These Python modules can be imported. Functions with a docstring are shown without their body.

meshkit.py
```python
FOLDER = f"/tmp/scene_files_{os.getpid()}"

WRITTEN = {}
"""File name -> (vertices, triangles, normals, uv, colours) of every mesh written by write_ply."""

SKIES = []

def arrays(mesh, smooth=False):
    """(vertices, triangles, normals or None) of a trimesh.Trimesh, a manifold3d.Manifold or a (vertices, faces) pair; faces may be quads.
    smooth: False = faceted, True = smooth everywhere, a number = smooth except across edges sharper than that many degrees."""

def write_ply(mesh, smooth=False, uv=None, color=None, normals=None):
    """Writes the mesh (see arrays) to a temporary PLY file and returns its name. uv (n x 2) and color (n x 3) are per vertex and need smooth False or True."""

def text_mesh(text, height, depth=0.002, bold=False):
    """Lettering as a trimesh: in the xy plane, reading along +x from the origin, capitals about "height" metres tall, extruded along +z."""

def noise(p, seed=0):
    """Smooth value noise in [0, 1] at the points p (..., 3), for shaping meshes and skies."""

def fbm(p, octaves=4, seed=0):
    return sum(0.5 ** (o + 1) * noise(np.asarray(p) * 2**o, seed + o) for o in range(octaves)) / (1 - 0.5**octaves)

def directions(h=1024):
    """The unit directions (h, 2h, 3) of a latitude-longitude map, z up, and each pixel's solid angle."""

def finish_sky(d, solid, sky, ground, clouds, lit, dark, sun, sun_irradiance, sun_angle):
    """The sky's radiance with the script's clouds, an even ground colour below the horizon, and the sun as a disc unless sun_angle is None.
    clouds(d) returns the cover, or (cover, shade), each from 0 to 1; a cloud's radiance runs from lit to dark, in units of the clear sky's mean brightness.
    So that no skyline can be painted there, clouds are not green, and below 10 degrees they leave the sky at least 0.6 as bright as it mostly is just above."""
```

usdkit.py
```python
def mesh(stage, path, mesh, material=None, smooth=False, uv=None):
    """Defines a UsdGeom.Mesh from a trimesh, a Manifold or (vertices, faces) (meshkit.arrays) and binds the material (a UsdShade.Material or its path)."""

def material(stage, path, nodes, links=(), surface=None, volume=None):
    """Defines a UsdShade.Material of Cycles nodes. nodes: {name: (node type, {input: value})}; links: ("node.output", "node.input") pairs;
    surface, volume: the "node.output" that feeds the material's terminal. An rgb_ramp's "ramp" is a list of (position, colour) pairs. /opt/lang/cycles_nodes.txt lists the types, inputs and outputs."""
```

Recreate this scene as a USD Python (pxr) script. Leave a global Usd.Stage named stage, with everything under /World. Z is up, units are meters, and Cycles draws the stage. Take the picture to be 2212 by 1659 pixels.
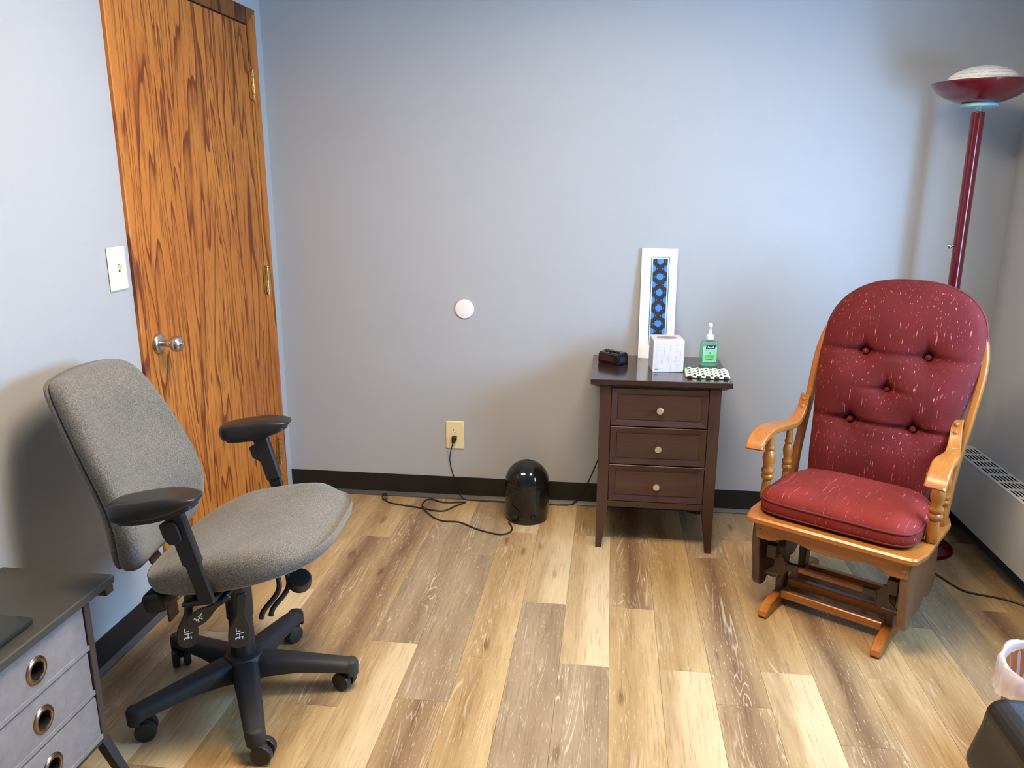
import math, random, sys
import numpy as np
import trimesh
import shapely.geometry as sg
from shapely import affinity
import manifold3d as m3
from pxr import Usd, UsdGeom, UsdLux, UsdShade, Gf, Sdf, Vt
import usdkit, meshkit

random.seed(7)
RNG = np.random.default_rng(7)
stage = Usd.Stage.CreateInMemory()
UsdGeom.Xform.Define(stage, "/World")
PI = math.pi

# ------------------------------------------------------------------ camera
CX, CD, CH, FPX, YAW, PIT, ROL = 1.4801, 3.3802, 1.4281, 1702.2, 0.1247, 0.2498, 0.0029
EXPOSURE = 0.22
fw = np.array([-math.sin(YAW) * math.cos(PIT), math.cos(YAW) * math.cos(PIT), -math.sin(PIT)])
rt = np.array([math.cos(YAW), math.sin(YAW), 0.0])
up = np.cross(rt, fw)
r2, u2 = math.cos(ROL) * rt + math.sin(ROL) * up, -math.sin(ROL) * rt + math.cos(ROL) * up
cam = UsdGeom.Camera.Define(stage, "/World/camera")
M = np.eye(4)
M[0, :3], M[1, :3], M[2, :3], M[3, :3] = r2, u2, -fw, (CX, -CD, CH)
cam.AddTransformOp().Set(Gf.Matrix4d(*M.ravel().tolist()))
cam.CreateHorizontalApertureAttr(36.0)
cam.CreateVerticalApertureAttr(36.0 * 1659 / 2212)
cam.CreateFocalLengthAttr(36.0 * FPX / 2212)
cam.CreateClippingRangeAttr(Gf.Vec2f(0.05, 100.0))
cam.CreateExposureAttr(EXPOSURE)

# ------------------------------------------------------------------ sky, daylight at the window, ceiling lamp strength
dome = UsdLux.DomeLight.Define(stage, "/World/sky")
dome.CreateColorAttr(Gf.Vec3f(0.62, 0.78, 1.0))
dome.CreateIntensityAttr(1.0)
ROOM_R, ROOM_F, CEIL = 3.017, -4.6, 2.44          # right wall x, wall behind the camera y, ceiling z
WIN_Y0, WIN_Y1, WIN_Z0, WIN_Z1 = -1.92, -0.86, 0.80, 1.68
day = UsdLux.RectLight.Define(stage, "/World/window_daylight")   # daylight that enters through window_1
day.CreateWidthAttr(WIN_Y1 - WIN_Y0 - 0.1)
day.CreateHeightAttr(WIN_Z1 - WIN_Z0 - 0.1)
day.CreateColorAttr(Gf.Vec3f(0.33, 0.62, 1.0))
day.CreateIntensityAttr(28.0)
dm = np.eye(4)                                    # the light shines along its -z; turned to face -x
dm[0, :3], dm[1, :3], dm[2, :3] = (0, 1, 0), (0, 0, 1), (1, 0, 0)
dm[3, :3] = (ROOM_R + 0.062, (WIN_Y0 + WIN_Y1) / 2, (WIN_Z0 + WIN_Z1) / 2)
day.AddTransformOp().Set(Gf.Matrix4d(*dm.ravel().tolist()))
LAMP_COLOR, LAMP_POWER = (1.0, 0.76, 0.50), 38.0
LAMPS = [(1.50, -1.66)]

# ------------------------------------------------------------------ prim helpers
used = {}


def numbered(path):
    if path not in used:
        used[path] = 0
        return path
    used[path] += 1
    return f"{path}_{used[path]:03d}"


def setd(p, label=None, cat=None, group=None, kind=None):
    for k, v in (("label", label), ("category", cat), ("group", group), ("kind", kind)):
        if v:
            p.SetCustomDataByKey(k, v)
    return p


def thing(name, label, cat=None, loc=(0, 0, 0), rotz=0.0, group=None, kind=None):
    x = UsdGeom.Xform.Define(stage, numbered("/World/" + name))
    x.AddTranslateOp().Set(Gf.Vec3d(*map(float, loc)))
    if rotz:
        x.AddRotateZOp().Set(float(rotz))
    return setd(x.GetPrim(), label, cat, group, kind)


def part(name, mesh, mat, parent=None, label=None, smooth=35, loc=None, kind=None, cat=None, group=None):
    base = parent.GetPath().pathString if parent else "/World"
    m = usdkit.mesh(stage, numbered(base + "/" + name), mesh, mat, smooth=smooth)
    if loc is not None:
        m.AddTranslateOp().Set(Gf.Vec3d(*map(float, loc)))
    return setd(m.GetPrim(), label, cat, group, kind)


# ------------------------------------------------------------------ mesh helpers (all return trimesh)
def T(mesh, loc=(0, 0, 0), rot=None):
    m = mesh.copy()
    if rot is not None:
        ang, ax = rot
        m.apply_transform(trimesh.transformations.rotation_matrix(ang, ax))
    m.apply_translation(loc)
    return m


def cat(*ms):
    return trimesh.util.concatenate([m for m in ms])


def from_man(m):
    k = m.to_mesh()
    return trimesh.Trimesh(np.array(k.vert_properties[:, :3]), np.array(k.tri_verts), process=False)


def to_man(t):
    return m3.Manifold(m3.Mesh(np.asarray(t.vertices, np.float32), np.asarray(t.faces, np.uint32)))


def hullp(pts):
    return from_man(m3.Manifold.hull_points(np.asarray(pts, float)))


def box(lo, hi, c=0.0):
    """Box from corner lo to corner hi with chamfer c."""
    lo, hi = np.minimum(lo, hi).astype(float), np.maximum(lo, hi).astype(float)
    if c <= 0:
        b = trimesh.creation.box(hi - lo)
        b.apply_translation((lo + hi) / 2)
        return b
    c = min(c, 0.49 * (hi - lo).min())
    pts = []
    for sx in (0, 1):
        for sy in (0, 1):
            for sz in (0, 1):
                p = np.where([sx, sy, sz], hi, lo)
                d = np.where([sx, sy, sz], -c, c)
                for k in range(3):
                    q = p + d
                    q[k] = p[k]
                    pts.append(q)
    return hullp(pts)


def rbox(lo, hi, r, seg=16):
    lo, hi = np.array(lo, float), np.array(hi, float)
    s = m3.Manifold.sphere(r, seg)
    return from_man(m3.Manifold.batch_hull([s.translate([x, y, z]) for x in (lo[0] + r, hi[0] - r) for y in (lo[1] + r, hi[1] - r) for z in (lo[2] + r, hi[2] - r)]))


def lathe(prof, seg=48, cap=True):
    """prof: (r, z) list from bottom to top; r = 0 at an end closes it."""
    pr = np.array(prof, float)
    if cap:
        if pr[0, 0] > 1e-6:
            pr = np.vstack([[0, pr[0, 1]], pr])
        if pr[-1, 0] > 1e-6:
            pr = np.vstack([pr, [0, pr[-1, 1]]])
    m = trimesh.creation.revolve(pr, sections=seg)
    if m.is_watertight and m.volume < 0:
        m.invert()
    return m


def spline(pts, n=80, closed=False):
    from scipy.interpolate import CubicSpline
    p = np.array(pts, float)
    if closed:
        p = np.vstack([p, p[:1]])
    d = np.concatenate([[0], np.cumsum(np.maximum(np.linalg.norm(np.diff(p, axis=0), axis=1), 1e-9) ** 0.7)])
    cs = CubicSpline(d, p, bc_type="periodic" if closed else "natural")
    return cs(np.linspace(0, d[-1], n + (1 if closed else 0)))[: n if closed else None]


def sweep(path, section, up0=(0, 0, 1), scale=None, closed=False, twist=None):
    """Sweeps a closed 2-D section (Nx2: side, up) along the path; caps the ends."""
    p, sec = np.array(path, float), np.array(section, float)
    n, k = len(p), len(sec)
    t = np.gradient(p, axis=0)
    if closed:
        t = np.roll(p, -1, 0) - np.roll(p, 1, 0)
    t /= np.linalg.norm(t, axis=1, keepdims=True)
    u = np.array(up0, float)
    V = []
    for i in range(n):
        s = np.cross(t[i], u)
        if np.linalg.norm(s) < 1e-6:
            s = np.cross(t[i], [1, 0, 0.1])
        s /= np.linalg.norm(s)
        u = np.cross(s, t[i])
        sc = 1.0 if scale is None else scale[i]
        V.append(p[i] + (sec[:, :1] * s + sec[:, 1:] * u) * sc)
    V = np.vstack(V)
    F = []
    for i in range(n if closed else n - 1):
        a, b = i * k, ((i + 1) % n) * k
        for j in range(k):
            j2 = (j + 1) % k
            F += [[a + j, a + j2, b + j2], [a + j, b + j2, b + j]]
    if not closed:
        V = np.vstack([V, p[:1], p[-1:]])
        for j in range(k):
            j2 = (j + 1) % k
            F += [[n * k, j2, j], [n * k + 1, (n - 1) * k + j, (n - 1) * k + j2]]
    m = trimesh.Trimesh(V, F, process=False)
    if m.is_watertight and m.volume < 0:
        m.invert()
    return m


def circ(r, n=10):
    a = np.arange(n) * 2 * PI / n
    return np.stack([r * np.cos(a), r * np.sin(a)], 1)


def tube(pts, r, sides=8, n=None, closed=False):
    p = spline(pts, n, closed) if n else np.array(pts, float)
    return sweep(p, circ(r, sides), (0.13, 0.21, 0.97), closed=closed)


def rrect(w, h, r, n=4):
    """Rounded rectangle outline, counter-clockwise, centred."""
    out = []
    for cx, cy, a0 in ((w / 2 - r, h / 2 - r, 0), (-w / 2 + r, h / 2 - r, PI / 2), (-w / 2 + r, -h / 2 + r, PI), (w / 2 - r, -h / 2 + r, 1.5 * PI)):
        for i in range(n + 1):
            a = a0 + i * PI / 2 / n
            out.append((cx + r * math.cos(a), cy + r * math.sin(a)))
    return np.array(out)


def slab(outline, d, b=0.002):
    """Extrudes a smooth simple outline by d along z with bevel b on both rims."""
    o = np.array(outline, float)
    if sg.Polygon(o).exterior.is_ccw is False:
        o = o[::-1]
    nx, pv = np.roll(o, -1, 0), np.roll(o, 1, 0)
    e1, e2 = o - pv, nx - o
    n1 = np.stack([e1[:, 1], -e1[:, 0]], 1) / np.maximum(np.linalg.norm(e1, axis=1, keepdims=True), 1e-9)
    n2 = np.stack([e2[:, 1], -e2[:, 0]], 1) / np.maximum(np.linalg.norm(e2, axis=1, keepdims=True), 1e-9)
    nn = n1 + n2
    nn /= np.maximum((nn * nn).sum(1, keepdims=True) / 2, 0.35)
    k = len(o)
    rings = [(o - nn * b, 0), (o, b), (o, d - b), (o - nn * b, d)]
    V = np.vstack([np.column_stack([r, np.full(k, z)]) for r, z in rings])
    F = []
    for i in range(3):
        for j in range(k):
            j2 = (j + 1) % k
            F += [[i * k + j, i * k + j2, (i + 1) * k + j2], [i * k + j, (i + 1) * k + j2, (i + 1) * k + j]]
    vt, ft = trimesh.creation.triangulate_polygon(sg.Polygon(rings[0][0]), engine="earcut")
    # earcut keeps the vertices; map them back to the ring
    from scipy.spatial import cKDTree
    ix = cKDTree(rings[0][0]).query(vt)[1]
    f = ix[ft]
    a2 = np.cross(rings[0][0][f[:, 1]] - rings[0][0][f[:, 0]], rings[0][0][f[:, 2]] - rings[0][0][f[:, 0]])
    f[a2 < 0] = f[a2 < 0][:, ::-1]
    F = np.vstack([F, f[:, ::-1], f + 3 * k])
    return trimesh.Trimesh(V, F, process=False)


def prism(poly, d):
    gs = getattr(poly, "geoms", [poly])
    return cat(*[trimesh.creation.extrude_polygon(g, d, engine="earcut") for g in gs])


def shell(outline, prof, centre=(0, 0), fun=None):
    """Closed cushion: rings of the outline scaled about its centre; prof = [(scale, z)] from the bottom's centre to the top's centre. fun(x, y, z, i) -> displaced points."""
    o, c = np.array(outline, float), np.array(centre, float)
    k = len(o)
    V, at = [], []
    for s, z in prof:
        if s <= 1e-6:
            at.append((len(V), 1))
            V.append([c[0], c[1], z])
        else:
            at.append((len(V), k))
            V += [[*(c + (q - c) * s), z] for q in o]
    F = []
    for (a, na), (b, nb) in zip(at, at[1:]):
        for j in range(k):
            j2 = (j + 1) % k
            if na == 1:
                F.append([a, b + j2, b + j])
            elif nb == 1:
                F.append([a + j, a + j2, b])
            else:
                F += [[a + j, a + j2, b + j2], [a + j, b + j2, b + j]]
    V = np.array(V, float)
    if fun is not None:
        V = fun(V)
    m = trimesh.Trimesh(V, F, process=False)
    if m.volume < 0:
        m.invert()
    return m


def super_outline(a, b, e=0.6, n=96, c=(0, 0)):
    t = np.arange(n) * 2 * PI / n
    s = lambda v: np.sign(v) * np.abs(v) ** e
    return np.column_stack([c[0] + a * s(np.cos(t)), c[1] + b * s(np.sin(t))])


def union(*ms):
    return from_man(m3.Manifold.batch_boolean([to_man(m) if isinstance(m, trimesh.Trimesh) else m for m in ms], m3.OpType.Add))


def cut(a, *bs):
    out = to_man(a)
    for b in bs:
        out = out - to_man(b)
    return from_man(out)


def smoothstep(a, b, x):
    t = np.clip((x - a) / (b - a), 0, 1)
    return t * t * (3 - 2 * t)


# ------------------------------------------------------------------ materials
LOOK = {}


def mat(name, nodes, links=(), surface="p.BSDF"):
    LOOK[name] = usdkit.material(stage, "/World/Looks/" + name, nodes, links, surface=surface)
    return LOOK[name]


def plain(name, col, rough=0.5, bump=None, vary=0.0, vscale=6.0, **kw):
    """A principled material: its colour wanders a little by noise, with an optional fine bump (scale, strength, distance)."""
    nodes = {"p": ("principled_bsdf", {"base_color": col, "roughness": rough, **kw}), "tc": ("texture_coordinate", {})}
    links = []
    if vary:
        nodes["n"] = ("noise_texture", {"scale": vscale, "detail": 4.0, "roughness": 0.6})
        nodes["r"] = ("rgb_ramp", {"ramp": [(0.3, tuple(c * (1 - vary) for c in col)), (0.7, tuple(min(1, c * (1 + vary)) for c in col))]})
        links += [("tc.object", "n.vector"), ("n.fac", "r.fac"), ("r.color", "p.base_color")]
    if bump:
        nodes["bn"] = ("noise_texture", {"scale": bump[0], "detail": 2.0})
        nodes["b"] = ("bump", {"strength": bump[1], "distance": bump[2]})
        links += [("tc.object", "bn.vector"), ("bn.fac", "b.height"), ("b.normal", "p.normal")]
    return mat(name, nodes, links)


plain("wall_paint", (0.415, 0.447, 0.485), 0.42, bump=(190, 0.12, 0.002), vary=0.012, vscale=2.0, specular_ior_level=0.35)
plain("louvre_grey", (0.35, 0.35, 0.34), 0.5, vary=0.02)
plain("ceiling_paint", (0.78, 0.78, 0.76), 0.9, vary=0.02)
plain("rubber_black", (0.008, 0.0075, 0.007), 0.5, vary=0.15, vscale=9)
plain("rubber_toe", (0.055, 0.054, 0.052), 0.45, vary=0.15, vscale=9)
plain("subfloor_dark", (0.10, 0.075, 0.05), 0.9, vary=0.1)
plain("black_plastic", (0.018, 0.018, 0.019), 0.42, bump=(900, 0.08, 0.0005), vary=0.1)
plain("black_plastic_matte", (0.022, 0.022, 0.023), 0.6, bump=(700, 0.15, 0.0006), vary=0.12)
plain("armpad_urethane", (0.020, 0.019, 0.019), 0.33, bump=(500, 0.06, 0.0005), vary=0.1)
plain("gloss_black", (0.010, 0.010, 0.011), 0.06, vary=0.05)
plain("chrome", (0.75, 0.74, 0.72), 0.12, metallic=1.0, vary=0.03)
plain("satin_nickel", (0.62, 0.56, 0.49), 0.28, metallic=1.0, vary=0.05, vscale=30)
plain("brass", (0.62, 0.43, 0.19), 0.35, metallic=1.0, vary=0.12, vscale=60)
plain("knob_champagne", (0.72, 0.60, 0.45), 0.33, metallic=0.85, vary=0.05)
plain("ivory_plastic", (0.86, 0.75, 0.46), 0.35, vary=0.02)
plain("cream_plastic", (0.84, 0.78, 0.63), 0.35, vary=0.02)
plain("slot_dark", (0.05, 0.035, 0.015), 0.6, vary=0.1)
plain("white_plastic", (0.86, 0.85, 0.86), 0.4, vary=0.01)
plain("white_print", (0.9, 0.9, 0.9), 0.5, vary=0.01)
plain("mat_board", (0.97, 0.975, 0.98), 0.45, vary=0.01)
plain("grey_enamel", (0.50, 0.52, 0.51), 0.42, bump=(400, 0.05, 0.0005), vary=0.02)
plain("grille_enamel", (0.58, 0.60, 0.60), 0.42, vary=0.02)
plain("dark_void", (0.006, 0.006, 0.008), 0.9, vary=0.1)
plain("lamp_red", (0.115, 0.004, 0.011), 0.2, vary=0.06, coat_weight=0.5)
plain("pale_blue", (0.30, 0.55, 0.60), 0.4, vary=0.03)
plain("metal_brown", (0.075, 0.042, 0.030), 0.42, metallic=0.3, vary=0.2, vscale=20)
plain("charcoal_top", (0.052, 0.050, 0.043), 0.5, vary=0.1, vscale=8)
plain("frame_brown", (0.085, 0.062, 0.050), 0.5, vary=0.15, vscale=15)
plain("leather_black", (0.010, 0.008, 0.007), 0.40, bump=(260, 0.25, 0.0015), vary=0.15, vscale=12)
plain("notebook_cover", (0.022, 0.026, 0.024), 0.3, bump=(600, 0.1, 0.0005), vary=0.1)
plain("print_blue", (0.06, 0.26, 0.75), 0.5, vary=0.05, vscale=40)
plain("print_black", (0.012, 0.012, 0.022), 0.5, vary=0.1)
plain("print_teal", (0.03, 0.20, 0.21), 0.5, vary=0.05)
plain("print_pale_green", (0.62, 0.78, 0.72), 0.5, vary=0.03)
plain("label_navy", (0.012, 0.025, 0.11), 0.4, vary=0.05)
plain("label_green", (0.12, 0.62, 0.10), 0.4, vary=0.1, vscale=60)
plain("label_mint", (0.30, 0.72, 0.48), 0.4, vary=0.12, vscale=50)
plain("label_black", (0.02, 0.03, 0.025), 0.5, vary=0.1)
plain("tissue_card", (0.63, 0.605, 0.63), 0.5, vary=0.01)
plain("tissue_motif", (0.43, 0.41, 0.45), 0.5, vary=0.05, vscale=90)
plain("tissue_blue", (0.10, 0.30, 0.66), 0.5, vary=0.05)
plain("tissue_opening", (0.30, 0.24, 0.22), 0.7, vary=0.15, vscale=40)
plain("cotton_cream", (0.80, 0.80, 0.64), 0.85, bump=(900, 0.4, 0.0015), vary=0.08, vscale=90)
plain("cotton_dark_green", (0.018, 0.05, 0.03), 0.85, bump=(900, 0.4, 0.0015), vary=0.15, vscale=90)
plain("cotton_green", (0.02, 0.36, 0.15), 0.85, bump=(900, 0.4, 0.0015), vary=0.1, vscale=90)
plain("clock_display", (0.045, 0.016, 0.02), 0.12, vary=0.1)
plain("clock_tint", (0.012, 0.03, 0.11), 0.1, vary=0.1)
plain("shade_dark", (0.01, 0.01, 0.01), 0.9, vary=0.1)
plain("antique_metal", (0.34, 0.24, 0.155), 0.3, metallic=1.0, vary=0.12, vscale=60)
plain("galvanised", (0.45, 0.45, 0.44), 0.4, metallic=0.6, vary=0.1)
plain("bin_wood", (0.46, 0.17, 0.05), 0.45, bump=(60, 0.2, 0.002), vary=0.2, vscale=14)

mat("lamp_diffuser", {"e": ("emission", {"color": LAMP_COLOR, "strength": LAMP_POWER})}, surface="e.emission")
mat("window_glass", {"t": ("transparent_bsdf", {"color": (1.0, 1.0, 1.0)}), "g": ("glossy_bsdf", {"color": (1, 1, 1), "roughness": 0.02}), "lw": ("layer_weight", {"blend": 0.5}), "pw": ("math", {"math_type": "power", "value2": 5.0}), "f": ("math", {"math_type": "multiply_add", "value2": 0.9, "value3": 0.03}), "m": ("mix_closure", {})},
    [("lw.facing", "pw.value1"), ("pw.value", "f.value1"), ("f.value", "m.fac"), ("t.BSDF", "m.closure1"), ("g.BSDF", "m.closure2")], surface="m.closure")
mat("bottle_plastic", {"p": ("principled_bsdf", {"base_color": (0.42, 0.90, 0.62), "roughness": 0.08, "transmission_weight": 0.85, "ior": 1.38})})
mat("clear_plastic", {"p": ("principled_bsdf", {"base_color": (0.93, 0.95, 0.96), "roughness": 0.2, "transmission_weight": 0.6, "ior": 1.4})})
mat("bag_film", {"t": ("transparent_bsdf", {"color": (0.96, 0.95, 0.98)}), "d": ("principled_bsdf", {"base_color": (0.88, 0.84, 0.90), "roughness": 0.22}), "l": ("translucent_bsdf", {"color": (0.9, 0.86, 0.9)}),
                 "tc": ("texture_coordinate", {}), "n": ("noise_texture", {"scale": 26.0, "detail": 3.0, "distortion": 0.8}), "b": ("bump", {"strength": 0.5, "distance": 0.01}),
                 "m1": ("mix_closure", {"fac": 0.3}), "m2": ("mix_closure", {"fac": 0.74})},
    [("tc.object", "n.vector"), ("n.fac", "b.height"), ("b.normal", "d.normal"), ("d.BSDF", "m1.closure1"), ("l.BSDF", "m1.closure2"), ("t.BSDF", "m2.closure1"), ("m1.closure", "m2.closure2")], surface="m2.closure")
mat("frosted_glass", {"p": ("principled_bsdf", {"base_color": (0.80, 0.79, 0.74), "roughness": 0.35}), "tc": ("texture_coordinate", {}), "w": ("wave_texture", {"wave_type": "rings", "rings_direction": "x", "scale": 26.0, "distortion": 1.5, "detail": 1.0}),
                      "v": ("voronoi_texture", {"scale": 90.0}), "mx": ("mix_color", {"fac": 0.5}), "r": ("rgb_ramp", {"ramp": [(0.15, (0.55, 0.55, 0.51)), (0.5, (0.86, 0.85, 0.80))]})},
    [("tc.object", "w.vector"), ("tc.object", "v.vector"), ("w.color", "mx.a"), ("v.distance", "mx.b"), ("mx.result", "r.fac"), ("r.color", "p.base_color")])


def streak_fabric(name, base, hi, axis_scale, fine=260, sheen=0.25):
    """Red upholstery: a fine weave with thin pale slub threads along one axis (axis_scale stretches the noise)."""
    mat(name, {"tc": ("texture_coordinate", {}), "mp": ("mapping", {"scale": axis_scale}), "n": ("noise_texture", {"scale": 1.0, "detail": 3.0, "roughness": 0.65}),
               "r": ("rgb_ramp", {"ramp": [(0.64, (0, 0, 0)), (0.69, (1, 1, 1))]}),
               "big": ("noise_texture", {"scale": 7.0, "detail": 2.0}), "rb": ("rgb_ramp", {"ramp": [(0.3, tuple(c * 0.82 for c in base)), (0.7, tuple(c * 1.15 for c in base))]}),
               "mx": ("mix_color", {"b": hi}), "fn": ("noise_texture", {"scale": float(fine), "detail": 2.0}), "b": ("bump", {"strength": 0.35, "distance": 0.0015}),
               "p": ("principled_bsdf", {"roughness": 0.85, "sheen_weight": sheen * 0.15, "sheen_roughness": 0.5, "sheen_tint": (0.8, 0.25, 0.25), "specular_ior_level": 0.25})},
        [("tc.object", "mp.vector"), ("mp.vector", "n.vector"), ("n.fac", "r.fac"), ("tc.object", "big.vector"), ("big.fac", "rb.fac"), ("rb.color", "mx.a"), ("r.color", "mx.fac"), ("mx.result", "p.base_color"),
         ("tc.object", "fn.vector"), ("fn.fac", "b.height"), ("b.normal", "p.normal")])


RED = (0.112, 0.010, 0.010)
streak_fabric("red_back_fabric", RED, (0.55, 0.19, 0.19), (230, 120, 11))
streak_fabric("red_seat_fabric", (0.185, 0.019, 0.013), (0.50, 0.15, 0.15), (210, 10, 40), sheen=0.25)
plain("red_piping", (0.12, 0.011, 0.011), 0.8, vary=0.1, vscale=90)

mat("grey_fabric", {"tc": ("texture_coordinate", {}), "n": ("noise_texture", {"scale": 430.0, "detail": 3.0, "roughness": 0.75}), "n2": ("noise_texture", {"scale": 9.0, "detail": 3.0}),
                    "r": ("rgb_ramp", {"ramp": [(0.34, (0.062, 0.062, 0.058)), (0.5, (0.155, 0.152, 0.142)), (0.64, (0.275, 0.265, 0.24))]}),
                    "r2": ("rgb_ramp", {"ramp": [(0.3, (0.84, 0.86, 0.88)), (0.7, (1.08, 1.05, 1.0))]}), "mx": ("mix_color", {"blend_type": "multiply", "fac": 1.0}),
                    "b": ("bump", {"strength": 0.5, "distance": 0.0016}), "p": ("principled_bsdf", {"roughness": 0.9, "sheen_weight": 0.35, "sheen_roughness": 0.4, "specular_ior_level": 0.2})},
    [("tc.object", "n.vector"), ("tc.object", "n2.vector"), ("n.fac", "r.fac"), ("n2.fac", "r2.fac"), ("r.color", "mx.a"), ("r2.color", "mx.b"), ("mx.result", "p.base_color"), ("n.fac", "b.height"), ("b.normal", "p.normal")])
mat("drawer_fabric", {"tc": ("texture_coordinate", {}), "n": ("noise_texture", {"scale": 30.0, "detail": 5.0, "roughness": 0.7}), "f": ("noise_texture", {"scale": 700.0, "detail": 2.0}),
                      "r": ("rgb_ramp", {"ramp": [(0.25, (0.185, 0.178, 0.190)), (0.75, (0.265, 0.255, 0.27))]}), "b": ("bump", {"strength": 0.35, "distance": 0.001}),
                      "p": ("principled_bsdf", {"roughness": 0.85, "sheen_weight": 0.2})},
    [("tc.object", "n.vector"), ("tc.object", "f.vector"), ("n.fac", "r.fac"), ("r.color", "p.base_color"), ("f.fac", "b.height"), ("b.normal", "p.normal")])


def wood(name, lo, mid, hi, axis, scale=1.0, rough=0.35, coat=0.0, streak=0.5, wear=None):
    """Varnished wood with grain along one axis of the object: long soft figure plus fine pores."""
    s = {"x": (1.2, 14, 14), "y": (14, 1.2, 14), "z": (14, 14, 1.2)}[axis]
    s2 = {"x": (9, 260, 260), "y": (260, 9, 260), "z": (260, 260, 9)}[axis]
    nodes = {"tc": ("texture_coordinate", {}), "m1": ("mapping", {"scale": tuple(v * scale for v in s)}), "m2": ("mapping", {"scale": tuple(v * scale for v in s2)}),
             "n1": ("noise_texture", {"scale": 1.0, "detail": 4.0, "roughness": 0.6, "distortion": 0.6}), "n2": ("noise_texture", {"scale": 1.0, "detail": 2.0}),
             "r1": ("rgb_ramp", {"ramp": [(0.25, lo), (0.5, mid), (0.75, hi)]}), "r2": ("rgb_ramp", {"ramp": [(0.35, (1 - streak,) * 3), (0.55, (1, 1, 1))]}),
             "mx": ("mix_color", {"blend_type": "multiply", "fac": 1.0}), "p": ("principled_bsdf", {"roughness": rough, "coat_weight": coat, "coat_roughness": 0.12})}
    links = [("tc.object", "m1.vector"), ("tc.object", "m2.vector"), ("m1.vector", "n1.vector"), ("m2.vector", "n2.vector"), ("n1.fac", "r1.fac"), ("n2.fac", "r2.fac"), ("r1.color", "mx.a"), ("r2.color", "mx.b")]
    if wear:
        nodes["wn"] = ("noise_texture", {"scale": 34.0, "detail": 5.0, "roughness": 0.7})
        nodes["wr"] = ("rgb_ramp", {"ramp": [(wear[1], (0, 0, 0)), (wear[1] + 0.05, (1, 1, 1))]})
        nodes["wm"] = ("mix_color", {"b": wear[0]})
        links += [("tc.object", "wn.vector"), ("wn.fac", "wr.fac"), ("wr.color", "wm.fac"), ("mx.result", "wm.a"), ("wm.result", "p.base_color")]
    else:
        links.append(("mx.result", "p.base_color"))
    return mat(name, nodes, links)


HON = ((0.29, 0.092, 0.013), (0.385, 0.130, 0.020), (0.50, 0.190, 0.034))
for ax in "xyz":
    wood("honey_oak_" + ax, *HON, ax, rough=0.36, coat=0.25, streak=0.16)
wood("honey_worn", *HON, "y", rough=0.4, coat=0.15, streak=0.2, wear=((0.58, 0.42, 0.22), 0.63))
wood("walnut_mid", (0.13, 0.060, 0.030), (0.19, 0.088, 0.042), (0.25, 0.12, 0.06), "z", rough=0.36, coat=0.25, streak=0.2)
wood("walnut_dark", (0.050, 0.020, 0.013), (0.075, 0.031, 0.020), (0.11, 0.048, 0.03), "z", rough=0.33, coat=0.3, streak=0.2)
for ax in "xyz":
    wood("espresso_" + ax, (0.036, 0.0125, 0.008), (0.050, 0.018, 0.0115), (0.064, 0.024, 0.016), ax, rough=0.36, coat=0.25, streak=0.22)
wood("espresso_top", (0.022, 0.0105, 0.009), (0.029, 0.014, 0.012), (0.036, 0.018, 0.015), "x", rough=0.18, coat=0.5, streak=0.2)


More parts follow.
